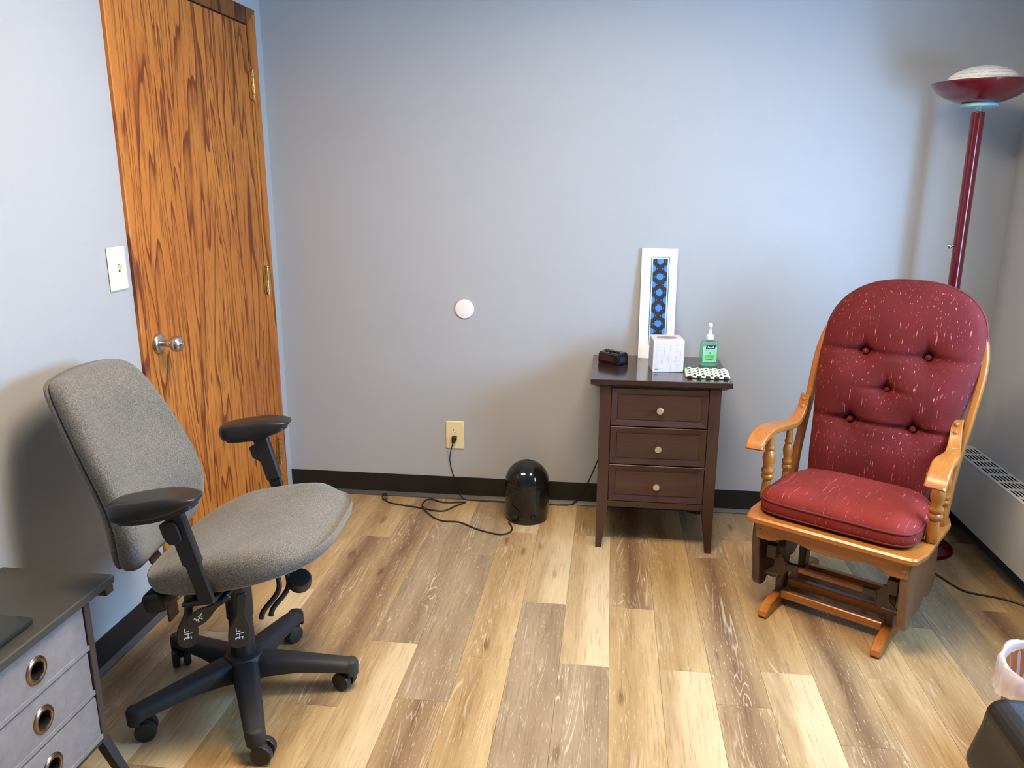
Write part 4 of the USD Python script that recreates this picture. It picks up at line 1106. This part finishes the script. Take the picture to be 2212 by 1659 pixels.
def twig(x, z0, h, n, sp):
    out = [sg.LineString([(x, z0), (x, z0 + h)]).buffer(0.0005)]
    for i in range(n):
        z = z0 + h * (i + 0.6) / (n + 0.3)
        L = sp * (0.7 + 0.3 * math.sin(i * 2.1 + x * 90))
        for s in (-1, 1):
            out.append(sg.LineString([(x, z), (x + s * L * 0.55, z + L * 0.35), (x + s * L, z + L * 1.0)]).buffer(0.00045))
    from shapely import union_all
    return union_all(out)


for x, z0, h, n, sp in ((-0.042, 0.078, 0.036, 3, 0.010), (-0.016, 0.070, 0.044, 5, 0.006), (0.008, 0.082, 0.034, 6, 0.005), (0.032, 0.074, 0.040, 3, 0.009), (-0.048, 0.044, 0.030, 5, 0.005), (-0.026, 0.030, 0.036, 4, 0.009), (0.000, 0.040, 0.032, 3, 0.011), (0.030, 0.034, 0.030, 3, 0.009), (0.047, 0.044, 0.040, 5, 0.004), (-0.046, 0.014, 0.022, 3, 0.008), (0.010, 0.004, 0.026, 4, 0.005), (0.036, 0.004, 0.028, 3, 0.009)):
    part("twig_motif", on_front(twig(x, z0, h, n, sp)), LOOK["tissue_motif"], tb, smooth=False)
part("twig_line", on_front(sg.box(-0.050, 0.0425, 0.040, 0.0431)), LOOK["tissue_motif"], tb, smooth=False)
logo = sg.Polygon([(0, 0), (0.003, 0.006), (0.005, 0.003), (0.007, 0.0085), (0.0095, 0.004), (0.0125, 0.006), (0.014, 0.0)]).buffer(0.0006)
part("maker_mark", on_front(affinity.translate(logo, -0.053, 0.008)), LOOK["tissue_blue"], tb, smooth=False, label="small blue mark")
for i, (wd) in enumerate((0.010, 0.016)):
    part("fine_print", on_front(sg.box(-0.034, 0.0135 - i * 0.004, -0.034 + wd, 0.0146 - i * 0.004)), LOOK["tissue_motif"], tb, smooth=False)

# hand sanitizer
hs = thing("sanitizer_bottle", "green gel hand sanitizer bottle with white pump, on the nightstand's right", "bottle", (1.8865, -0.148, NTOP), 4)
bo = super_outline(0.0365, 0.0185, 0.55, 56)
part("bottle", shell(bo, [(0, 0.0003), (0.85, 0.0003), (0.97, 0.003), (1.0, 0.010), (1.0, 0.088), (0.97, 0.0945), (0.86, 0.099), (0.40, 0.1015), (0.36, 0.1035), (0.36, 0.1115), (0, 0.1115)],
                     fun=lambda V: np.column_stack([V[:, 0], np.where(V[:, 2] > 0.1, np.sign(V[:, 1]) * np.abs(V[:, 1]) ** 1, V[:, 1]), V[:, 2]])), LOOK["bottle_plastic"], hs, label="clear green gel bottle")
pump = part("pump", cat(lathe([(0.0150, 0.1085), (0.0155, 0.1105), (0.0150, 0.1245), (0.0135, 0.1265), (0.0085, 0.1275), (0.0065, 0.135), (0.0062, 0.148)], 28), lathe([(0.0042, 0.146), (0.0040, 0.155), (0.0075, 0.158), (0.0088, 0.164), (0.0085, 0.170), (0.0055, 0.1735), (0, 0.174)], 24)), LOOK["white_plastic"], hs, label="white pump top")
part("spout", tube([(0, 0, 0.166), (-0.002, -0.012, 0.1665), (-0.003, -0.022, 0.164), (-0.003, -0.025, 0.160)], 0.0032, 8, 12), LOOK["white_plastic"], pump)


def bot(poly, y=-0.0188, d=0.0003):
    m = prism(poly, d)
    m.apply_transform(np.array([[1, 0, 0, 0], [0, 0, -1, y], [0, 1, 0, 0], [0, 0, 0, 1.0]]))
    return m


lab = part("label", bot(sg.Polygon(rrect(0.056, 0.066, 0.004)).buffer(0).intersection(sg.box(-1, -1, 1, 1)) if False else affinity.translate(sg.Polygon(rrect(0.056, 0.066, 0.004)), 0, 0.049)), LOOK["label_mint"], hs, smooth=False, label="mint green printed label")
part("banner", bot(sg.Polygon([(-0.017, 0.0705), (0.020, 0.0725), (0.022, 0.0865), (-0.015, 0.0855)]), -0.0191), LOOK["label_navy"], lab, smooth=False, label="navy banner")
tx = meshkit.text_mesh("Purell", 0.0072, 0.0004, bold=True)
tx.apply_translation((-tx.bounds[1, 0] / 2, 0, 0))
tx.apply_transform(np.array([[0.97, 0, 0, 0.0025], [0, 0, -1, -0.0194], [0.05, 1, 0, 0.0753], [0, 0, 0, 1.0]]))
part("lettering", tx, LOOK["white_print"], lab, smooth=False)
part("green_panel", bot(affinity.translate(sg.Polygon(rrect(0.040, 0.014, 0.002)), 0, 0.0395), -0.0191), LOOK["label_green"], lab, smooth=False, label="bright green panel")
part("seal", bot(sg.Point(0.001, 0.0545).buffer(0.0032).difference(sg.Point(0.001, 0.0545).buffer(0.0016)), -0.0191), LOOK["label_black"], lab, smooth=False)
for i, (x, z, wd) in enumerate(((-0.020, 0.0625, 0.040), (-0.016, 0.0275, 0.030), (-0.012, 0.0245, 0.022))):
    part("text_line", bot(sg.box(x, z, x + wd, z + 0.0016), -0.0191), LOOK["label_black"], lab, smooth=False)
part("label_white_band", bot(sg.box(-0.016, 0.0365, 0.016, 0.0425), -0.0194), LOOK["tissue_card"], lab, smooth=False) if False else None

# woven potholder
ph = thing("woven_potholder", "cream and dark green woven loop potholder at the nightstand's right front edge", "potholder", (1.862, -0.322, NTOP), -3)
PX, PY, r_ = 0.074, 0.066, 0.0052
nx_, ny_ = 9, 7
for j in range(ny_):
    y = -PY + (j + 0.5) * 2 * PY / ny_
    xs = np.linspace(-PX, PX, 46)
    z = 0.0075 + 0.0038 * np.sin((xs + PX) / (2 * PX) * nx_ * PI + PI * (j % 2))
    part("cream_loop", sweep(np.column_stack([xs, y + 0.0010 * np.sin(xs * 180), z]), circ(1, 7) * [r_ * 0.98, r_ * 0.80], (0, 0, 1)), LOOK["cotton_cream"], ph, smooth=60)
for i in range(nx_):
    x = -PX + (i + 0.5) * 2 * PX / nx_
    ys = np.linspace(-PY, PY, 38)
    z = 0.0075 + 0.0034 * np.sin((ys + PY) / (2 * PY) * ny_ * PI + PI * ((i + 1) % 2))
    part("green_loop", sweep(np.column_stack([np.full(38, x), ys, z]), circ(1, 6) * [r_ * 0.92, r_ * 0.80], (0, 0, 1)), LOOK["cotton_dark_green"], ph, smooth=60)
for j in range(ny_):
    y = -PY + (j + 0.5) * 2 * PY / ny_
    for sx in (-1, 1):
        a = np.linspace(-PI / 2, PI / 2, 9)
        part("edge_loop", sweep(np.column_stack([sx * (PX + 0.006 * np.cos(a)), y + 0.009 * np.sin(a), np.full(9, 0.0062)]), circ(0.0042, 6), (0, 0, 1)), LOOK["cotton_cream"], ph, smooth=60)
for i in range(nx_):
    x = -PX + (i + 0.5) * 2 * PX / nx_
    a = np.linspace(-PI / 2, PI / 2, 9)
    part("edge_loop", sweep(np.column_stack([x + 0.008 * np.sin(a), -PY - 0.005 * np.cos(a), np.full(9, 0.0062)]), circ(0.0042, 6), (0, 0, 1)), LOOK["cotton_cream" if i % 2 else "cotton_dark_green"], ph, smooth=60)
part("hanging_loop", tube([(-PX + 0.004, PY - 0.004, 0.009), (-PX - 0.010, PY + 0.004, 0.008), (-PX - 0.026, PY + 0.010, 0.006), (-PX - 0.022, PY + 0.000, 0.0055), (-PX - 0.008, PY - 0.008, 0.007), (-PX + 0.004, PY - 0.014, 0.009)], 0.0046, 7, 40), LOOK["cotton_green"], ph, smooth=60, label="bright green hanging loop")

# ================================================================== WALL FITTINGS
oc = thing("wall_outlet", "ivory duplex outlet plate low on the back wall", "outlet", (0.795, 0.0, 0.3105))


def plate(w, h, d, b):
    m = slab(rrect(w, h, 0.003, 3), d, b)
    return m


XZ = np.array([[1, 0, 0, 0], [0, 0, -1, 0], [0, 1, 0, 0], [0, 0, 0, 1.0]])        # (x, y, depth) -> on the back wall
part("cover_plate", plate(0.0855, 0.1325, 0.0065, 0.0035).apply_transform(XZ), LOOK["ivory_plastic"], oc, smooth=30)
recept = sg.Point(0, 0).buffer(0.0172, 24).intersection(sg.box(-0.02, -0.0143, 0.02, 0.0143))
for zc in (0.0195, -0.0195):
    f = part("receptacle", T(slab(np.array(recept.exterior.coords)[:-1], 0.0014, 0.0004), (0, zc, 0.0062)).apply_transform(XZ), LOOK["ivory_plastic"], oc, smooth=30)
    for x, w_, h_ in ((-0.0064, 0.0022, 0.0075), (0.0064, 0.0020, 0.0062)):
        part("slot", T(prism(sg.box(x - w_ / 2, 0.001, x + w_ / 2, 0.001 + h_), 0.0003), (0, zc, 0.0075)).apply_transform(XZ), LOOK["slot_dark"], f, smooth=False)
    part("slot", T(prism(sg.Point(0, -0.007).buffer(0.0024), 0.0003), (0, zc, 0.0075)).apply_transform(XZ), LOOK["slot_dark"], f, smooth=False)
part("screw", T(lathe([(0.003, 0.0), (0.0028, 0.0012), (0, 0.0015)], 14), (0, 0, 0.0062)).apply_transform(XZ), LOOK["ivory_plastic"], oc)

YZ = np.array([[0, 0, 1, 0], [1, 0, 0, 0], [0, 1, 0, 0], [0, 0, 0, 1.0]])         # (y, z, depth) -> on the left wall
sw = thing("light_switch", "cream toggle switch plate left of the oak door", "light switch", (0.0, -1.162, 1.1745))
part("cover_plate", plate(0.0875, 0.131, 0.0065, 0.0035).apply_transform(YZ), LOOK["cream_plastic"], sw, smooth=30)
part("toggle_frame", T(prism(sg.box(-0.006, -0.0135, 0.006, 0.0135).difference(sg.box(-0.0045, -0.0118, 0.0045, 0.0118)), 0.0005), (0.004, 0.001, 0.0063)).apply_transform(YZ), LOOK["cream_plastic"], sw, smooth=False)
part("toggle_slot", T(prism(sg.box(-0.0045, -0.0118, 0.0045, 0.0118), 0.0002), (0.004, 0.001, 0.0064)).apply_transform(YZ), LOOK["slot_dark"], sw, smooth=False)
part("toggle", T(hullp([(-0.0038, -0.008, 0.005), (0.0038, -0.008, 0.005), (-0.0038, 0.010, 0.005), (0.0038, 0.010, 0.005), (-0.003, 0.006, 0.0175), (0.003, 0.006, 0.0175), (-0.003, 0.0105, 0.0165), (0.003, 0.0105, 0.0165)]), (0.004, 0.001, 0)).apply_transform(YZ), LOOK["cream_plastic"], sw, smooth=20)
for zc in (0.030, -0.030):
    part("screw", T(lathe([(0.003, 0.0), (0.0028, 0.0010), (0, 0.0013)], 14), (0.003, zc, 0.0062)).apply_transform(YZ), LOOK["cream_plastic"], sw)

wd = thing("wall_disc", "round white cover disc in the middle of the back wall", "wall disc", (0.846, 0.0, 0.892))
part("cover", lathe([(0.0418, 0.0), (0.0422, 0.003), (0.0410, 0.0066), (0.036, 0.0085), (0.020, 0.0095), (0, 0.0098)], 64).apply_transform(XZ), LOOK["white_plastic"], wd, smooth=40)

# ================================================================== DOME APPLIANCE (air cleaner) AND ITS CORD
ap = thing("air_purifier", "glossy black dome-topped air purifier on the floor by the nightstand", "air purifier", (1.146, -0.178, 0))
R0 = 0.0975
part("body", lathe([(0.080, 0.0), (0.086, 0.003), (0.0915, 0.014), (0.0945, 0.040), (R0 - 0.0005, 0.10), (R0, 0.160), (R0 - 0.001, 0.1665), (0.090, 0.167)], 72), LOOK["gloss_black"], ap, smooth=30)
dome_p = [(0.090, 0.1675), (R0 - 0.0012, 0.1678)] + [(R0 * math.cos(a) * (1 - 0.012) , 0.1685 + 0.098 * math.sin(a)) for a in np.linspace(0.02, PI / 2, 22)]
dm_ = lathe(dome_p, 72)
v = np.array(dm_.vertices)
ang = np.arctan2(v[:, 1], v[:, 0] + 1e-12)
# a shallow V valley runs from the crown down the front
dv = np.abs(np.angle(np.exp(1j * (ang + PI / 2 - 0.02))))
rr = np.hypot(v[:, 0], v[:, 1])
dip = np.exp(-(v[:, 0] / 0.017) ** 2) * (v[:, 1] < 0.012) * smoothstep(0.0, 0.03, v[:, 2] - 0.172)
v[:, 2] -= 0.0045 * dip
v[:, 1] += 0.004 * dip * (rr / R0)
dm_.vertices = v
part("dome", dm_, LOOK["gloss_black"], ap, smooth=40)
for x in (-0.037, 0.036):
    part("knob", T(lathe([(0.012, 0.0), (0.0115, 0.008), (0.008, 0.0135), (0, 0.0155)], 24), (x, -math.sqrt(0.0935 ** 2 - x * x) + 0.003, 0.040), (PI / 2, (1, 0, 0))), LOOK["gloss_black"], ap, label="small shiny round knob")
pts = [(0.457, -0.022), (0.485, -0.087), (0.549, -0.119), (0.678, -0.150), (0.769, -0.165), (0.809, -0.108), (0.848, -0.052), (0.742, -0.066), (0.680, -0.034), (0.658, -0.097), (0.704, -0.194), (0.787, -0.269), (0.857, -0.273), (0.930, -0.320), (1.015, -0.363), (1.068, -0.369), (1.097, -0.330), (1.075, -0.245)]
P = spline([(x, y, 0.0038) for x, y in pts], 220)
P[:, 2] += 0.0001
# lift one strand over the other where the loop crosses itself
dd = np.linalg.norm(P[:, None, :2] - P[None, :, :2], axis=2)
ii = np.arange(len(P))
far = np.abs(ii[:, None] - ii[None]) > 14
hit = (dd < 0.02) & far
for i in ii:
    js = np.nonzero(hit[i])[0]
    if len(js) and js.min() < i:
        P[i, 2] += 0.0085 * (1 - dd[i, js].min() / 0.02)
P[:, :2] -= [1.146, -0.178]
part("power_cord", sweep(P, circ(0.0034, 7), (0.1, 0.2, 0.97)), LOOK["black_plastic"], ap, smooth=60, label="black cord lying in a loop on the floor")
cn = hullp([(0.0 + a, b, c) for a in (-0.011, 0.011) for b in (-0.022, 0.016) for c in (0.0003, 0.018)] + [(a, -0.032, c) for a in (-0.005, 0.005) for c in (0.002, 0.009)])
cn = T(cn, (0, 0, 0), (0.38, (0, 0, 1)))
part("connector", T(cn, (0.464 - 1.146, -0.045 + 0.178, 0)), LOOK["black_plastic"], ap, smooth=20, label="black connector at the cord's end")
# ================================================================== FLOOR LAMP
fl = thing("floor_lamp", "dark red torchiere floor lamp with frosted dome in the back right corner", "floor lamp", (2.752, -0.25, 0))
part("base", lathe([(0.128, 0.0), (0.130, 0.006), (0.126, 0.014), (0.10, 0.020), (0.045, 0.026), (0.024, 0.034), (0.0225, 0.045)], 56), LOOK["lamp_red"], fl)
part("pole", lathe([(0.0215, 0.042), (0.0215, 1.673), (0.020, 1.675)], 32), LOOK["lamp_red"], fl, smooth=40)
part("neck", lathe([(0.011, 1.674), (0.0135, 1.678), (0.0125, 1.683), (0.009, 1.686), (0.009, 1.694)], 24), LOOK["chrome"], fl)
part("collar_disc", lathe([(0.056, 1.692), (0.0600, 1.694), (0.0600, 1.7015), (0.056, 1.7064)], 56), LOOK["pale_blue"], fl, label="pale blue disc under the bowl")
part("bowl", lathe([(0.050, 1.7062), (0.075, 1.710), (0.115, 1.7265), (0.145, 1.748), (0.160, 1.7665), (0.1635, 1.7725), (0.162, 1.7745), (0.157, 1.7725), (0.143, 1.755), (0.112, 1.735), (0.07, 1.722), (0.0, 1.720)], 72), LOOK["lamp_red"], fl, smooth=50)
part("shade_dome", lathe([(0.118, 1.755), (0.120, 1.766)] + [(0.120 * math.cos(a), 1.766 + 0.064 * math.sin(a)) for a in np.linspace(0.05, PI / 2, 16)], 56), LOOK["frosted_glass"], fl, smooth=50, label="patterned frosted glass dome")
for s in range(3):
    a = s * 2 * PI / 3 + 0.4
    part("dome_clip", box((-0.006, -0.003, 0), (0.006, 0.003, 0.022), 0.001).apply_transform(trimesh.transformations.rotation_matrix(a, (0, 0, 1))).apply_translation((0.126 * math.cos(a), 0.126 * math.sin(a), 1.744)), LOOK["chrome"], fl)
part("switch_knob", T(lathe([(0.0045, 0.02), (0.0045, 0.027), (0.0085, 0.029), (0.0095, 0.034), (0.0085, 0.039), (0.004, 0.042), (0, 0.0425)], 20), (0, 0, 1.214), (-PI / 2 - 0.25, (0.25, 1, 0))), LOOK["chrome"], fl, label="small chrome turn switch")
cp = [(2.71, -0.37, 0.004), (2.715, -0.44, 0.004), (2.733, -0.503, 0.004), (2.761, -0.578, 0.004), (2.787, -0.622, 0.004), (2.877, -0.656, 0.004), (2.948, -0.703, 0.004), (2.975, -0.76, 0.004), (2.99, -0.9, 0.004)]
part("power_cord", tube([(x - 2.752, y + 0.25, z) for x, y, z in cp], 0.0035, 7, 80), LOOK["black_plastic"], fl, smooth=60, label="dark cord running under the heater")

# ================================================================== WALL HEATER
HX0, HX1, HZ0, HZ1, HY0 = 2.9165, ROOM_R - 0.0005, 0.108, 0.359, ROOM_F + 0.02
ht = thing("baseboard_heater", "long grey enamelled convector heater with slotted top along the right wall", "heater", (0, 0, 0))
part("front_panel", box((HX0, HY0, HZ0), (HX0 + 0.0025, -0.004, HZ1 - 0.0005)), LOOK["grey_enamel"], ht, smooth=False)
part("back_plate", box((HX1 - 0.003, HY0, HZ0 - 0.0), (HX1, -0.004, HZ1 - 0.004)), LOOK["dark_void"], ht, smooth=False)
part("bottom_lip", box((HX0 + 0.0026, HY0, HZ0), (HX0 + 0.02, -0.004, HZ0 + 0.0025)), LOOK["grey_enamel"], ht, smooth=False)
part("end_panel", box((HX0 + 0.0026, -0.0062, HZ0 + 0.003), (HX1 - 0.0032, -0.004, HZ1 - 0.003)), LOOK["grey_enamel"], ht, smooth=False)
part("fin_core", box((HX0 + 0.02, HY0 + 0.01, HZ0 + 0.06), (HX1 - 0.015, -0.05, HZ1 - 0.07)), LOOK["dark_void"], ht, smooth=False)
W = HX1 - HX0
pieces, holes = sg.box(0, HY0, W, -0.004), []
y = -0.055
while y > -2.2:                                   # groups of six slots across the strip
    for i in range(6):
        xc = 0.018 + i * 0.0135
        holes.append(sg.LineString([(xc - 0.0, y), (xc - 0.0, y - 0.052)]).buffer(0.0040, 3))
    y -= 0.078
from shapely import union_all
gr = prism(pieces.difference(union_all(holes)), 0.0016)
gr.apply_translation((HX0, 0, HZ1 - 0.0016))
part("top_grille", gr, LOOK["grille_enamel"], ht, smooth=False, label="slotted top grille")

# ================================================================== DRAWER UNIT at the left
UX, UY1, UY0, UZ = 0.298, -1.768, -2.66, 0.502
du = thing("drawer_unit", "low storage unit with grey fabric drawers at the lower left", "drawer unit", (0, 0, 0))
part("top_panel", box((0.004, UY0, UZ - 0.022), (UX + 0.004, UY1, UZ), 0.003), LOOK["charcoal_top"], du, smooth=25)
for nm, (ya, yb_) in {"a": (UY1 - 0.095, UY1 - 0.075), "b": (UY0 + 0.075, UY0 + 0.095)}.items():
    part("side_frame", cat(box((UX - 0.034, ya, 0.095), (UX - 0.014, yb_, UZ - 0.022), 0.002), box((0.012, ya, 0.095), (0.032, yb_, UZ - 0.022), 0.002), box((0.032, ya, 0.095), (UX - 0.034, yb_, 0.115), 0.002)), LOOK["frame_brown"], du, smooth=25)
    yo = (UY1 - 0.0 if nm == "a" else UY0 + 0.03)
    part("top_bracket", box((0.004, yo - 0.028, UZ - 0.046), (UX - 0.002, yo, UZ - 0.0225), 0.002), LOOK["frame_brown"], du, smooth=25)
    part("top_rail", box((0.012, min(ya, yo - 0.028), UZ - 0.040), (UX - 0.020, max(yb_, yo), UZ - 0.0228), 0.002), LOOK["frame_brown"], du, smooth=25)
part("front_rail", box((UX - 0.034, UY0 + 0.095, 0.095), (UX - 0.016, UY1 - 0.095, 0.115), 0.002), LOOK["frame_brown"], du, smooth=25)
part("back_rail", box((0.012, UY0 + 0.095, 0.095), (0.032, UY1 - 0.095, 0.115), 0.002), LOOK["frame_brown"], du, smooth=25)
ym = (UY0 + UY1) / 2
part("center_post", box((UX - 0.034, ym - 0.009, 0.115), (UX - 0.018, ym + 0.009, UZ - 0.022), 0.002), LOOK["frame_brown"], du, smooth=25)
for ya, sy in ((UY1 - 0.085, 1), (UY0 + 0.085, -1)):
    for xa, sx in ((UX - 0.028, 1), (0.03, -1)):
        tx_, ty = (0.050 if sx > 0 else -0.012), 0.0
        top = [(xa - 0.013, ya - 0.013, 0.10), (xa + 0.013, ya - 0.013, 0.10), (xa - 0.013, ya + 0.013, 0.10), (xa + 0.013, ya + 0.013, 0.10)]
        bot_ = [(xa + tx_ - 0.011, ya - 0.011, 0.0), (xa + tx_ + 0.011, ya - 0.011, 0.0), (xa + tx_ - 0.011, ya + 0.011, 0.0), (xa + tx_ + 0.011, ya + 0.011, 0.0)]
        part("leg", hullp(top + bot_), LOOK["black_plastic_matte"], du, smooth=25)
for col, (ya, yb_) in enumerate(((ym + 0.012, UY1 - 0.099), (UY0 + 0.099, ym - 0.012))):
    for row in range(3):
        z1 = UZ - 0.030 - row * 0.1215
        z0 = z1 - 0.114
        xo = UX - 0.012 + (0.0, -0.002, 0.002)[row]
        front = shell(rrect(yb_ - ya, z1 - z0, 0.006, 4), [(0, 0), (1, 0), (1.0, 0.240), (0.992, 0.2455), (0.975, 0.2475), (0.6, 0.2500), (0, 0.2500)])
        front.apply_transform(np.array([[0, 0, 1, xo - 0.250], [1, 0, 0, (ya + yb_) / 2], [0, 1, 0, (z0 + z1) / 2], [0, 0, 0, 1.0]]))
        front = cut(front, T(T(lathe([(0.0200, -0.035), (0.0200, 0.02)], 32), (0, 0, 0), (PI / 2, (0, 1, 0))), (xo, (ya + yb_) / 2, (z0 + z1) / 2 - 0.002)))
        d = part("drawer", front, LOOK["drawer_fabric"], du, smooth=30)
        part("seam_band", box((xo - 0.006, ya - 0.0015, z0 - 0.0035), (xo + 0.0005, yb_ + 0.0015, z0 + 0.009), 0.0016), LOOK["drawer_fabric"], d, smooth=30, label="light stitched band at the drawer's edge")
        gm = lathe([(0.0190, 0.0), (0.0200, 0.0035), (0.0235, 0.0050), (0.0265, 0.0042), (0.0305, 0.0020), (0.0315, 0.0)], 40, cap=False)
        gm = T(gm, (0, 0, 0), (PI / 2, (0, 1, 0)))
        gy, gz = (ya + yb_) / 2, (z0 + z1) / 2 - 0.002
        part("grommet_hole", T(T(lathe([(0.0200, 0.0), (0.0200, 0.0008)], 32), (0, 0, 0), (PI / 2, (0, 1, 0))), (xo - 0.0345, gy, gz)), LOOK["dark_void"], d, smooth=False, label="dark finger hole")
        part("grommet_liner", T(T(lathe([(0.0192, -0.033), (0.0192, 0.0015), (0.0199, 0.0015), (0.0199, -0.033), (0.0192, -0.033)], 32, cap=False), (0, 0, 0), (PI / 2, (0, 1, 0))), (xo, gy, gz)), LOOK["dark_void"], d, smooth=40)
        part("grommet", T(gm, (xo + 0.0002, gy, gz)), LOOK["antique_metal"], d, smooth=40, label="round metal grommet")
nb = thing("notebook", "closed dark notebook lying on the drawer unit", "notebook", (0.0, 0, 0))
part("cover", cat(rbox((0.062, -2.225, UZ + 0.0003), (0.268, -1.998, UZ + 0.017), 0.006, 12)), LOOK["notebook_cover"], nb, smooth=40)
part("pages", box((0.058, -2.219, UZ + 0.003), (0.262, -1.9965, UZ + 0.0138)), LOOK["white_print"], nb, smooth=False) if False else None

# ================================================================== BIN, LINER, LEATHER SEAT at the lower right
bn = thing("waste_bin", "round orange-brown wooden slat waste bin behind the black footstool", "waste bin", (2.612, -1.535, 0))
nsl = 22
for i in range(nsl):
    a0, a1 = 2 * PI * i / nsl + 0.012, 2 * PI * (i + 1) / nsl - 0.012
    pts = []
    for a in (a0, a1):
        for z, r in ((0.004, 0.106), (0.262, 0.130)):
            pts += [(r * math.cos(a), r * math.sin(a), z), ((r - 0.007) * math.cos(a), (r - 0.007) * math.sin(a), z)]
    part("slat", hullp(pts), LOOK["bin_wood"], bn, smooth=20)
part("bottom", lathe([(0.0985, 0.004), (0.0985, 0.012)], 44), LOOK["bin_wood"], bn)
part("hoop", lathe([(0.1075, 0.02), (0.1100, 0.02), (0.1120, 0.042), (0.1095, 0.042), (0.1075, 0.02)], 44, cap=False), LOOK["galvanised"], bn)
lg = thing("bin_liner", "thin translucent white plastic bag folded over the waste bin's rim", "bin liner", (2.612, -1.535, 0))
prof = [(0.02, 0.020), (0.085, 0.022), (0.097, 0.05), (0.112, 0.15), (0.1225, 0.255), (0.1265, 0.276), (0.1325, 0.282), (0.1395, 0.276), (0.1415, 0.255), (0.1405, 0.225), (0.1435, 0.213), (0.146, 0.206)]
ns_ = 140
V = []
for k, (r, z) in enumerate(prof):
    for i in range(ns_):
        a = 2 * PI * i / ns_
        p = np.array([math.cos(a) * 3.2, math.sin(a) * 3.2, z * 16])
        w_ = meshkit.noise(p * np.array([1.6, 1.6, 1]), 3) - 0.5
        f = meshkit.noise(np.array([math.cos(a) * 9, math.sin(a) * 9, z * 9]), 5) - 0.5
        amp = (0.15 if z > 0.2 and r > 0.13 else 0.07 if r < 0.12 else 0.035)
        rr_ = r * (1 + amp * (0.30 * w_ + 0.45 * f))
        if r < 0.124:
            rr_ = min(rr_, r)
        else:
            rr_ = max(rr_, 0.1340 if (r > 0.135) else r - 0.0) if z < 0.27 else rr_
        zz = z + (0.034 * (meshkit.noise(np.array([math.cos(a) * 2.5, math.sin(a) * 2.5, 4.0]), 8) - 0.5) if r > 0.137 else 0.006 * w_ if z > 0.24 else 0)
        V.append((rr_ * math.cos(a), rr_ * math.sin(a), zz))
F = []
for k in range(len(prof) - 1):
    for i in range(ns_):
        i2 = (i + 1) % ns_
        F += [[k * ns_ + i, k * ns_ + i2, (k + 1) * ns_ + i2], [k * ns_ + i, (k + 1) * ns_ + i2, (k + 1) * ns_ + i]]
V.append((0, 0, 0.020))
F += [[len(V) - 1, i2, i] for i, i2 in ((i, (i + 1) % ns_) for i in range(ns_))]
part("bag", trimesh.Trimesh(V, F, process=False), LOOK["bag_film"], lg, smooth=60)

fs = thing("footstool", "black padded leather footstool with wooden frame at the lower right corner", "footstool", (2.545, -2.195, 0), 0)
cu = rbox((-0.30, -0.30, 0.27), (0.30, 0.30, 0.445), 0.035, 24)
cu = cu.subdivide_to_size(0.03)
v = np.array(cu.vertices)
v[:, 2] += np.where(v[:, 2] > 0.35, 0.02 * (1 - (v[:, 0] / 0.3) ** 2) * (1 - (v[:, 1] / 0.3) ** 2), 0)
low = smoothstep(0.42, 0.27, v[:, 2])
v[:, 0] *= 1 + 0.07 * low
v[:, 1] *= 1 + 0.04 * low
cu.vertices = v
part("cushion", cu, LOOK["leather_black"], fs, smooth=50)
part("seat_frame", box((-0.27, -0.27, 0.215), (0.27, 0.27, 0.2695), 0.006), LOOK["honey_oak_x"], fs, smooth=25)
for sx in (-1, 1):
    for sy in (-1, 1):
        part("leg", hullp([(sx * (0.25 + a * b), sy * (0.25 + c * b), z) for a in (-1, 1) for c in (-1, 1) for b, z in ((0.021, 0.215), (0.015, 0.0))]), LOOK["honey_oak_z"], fs, smooth=25)
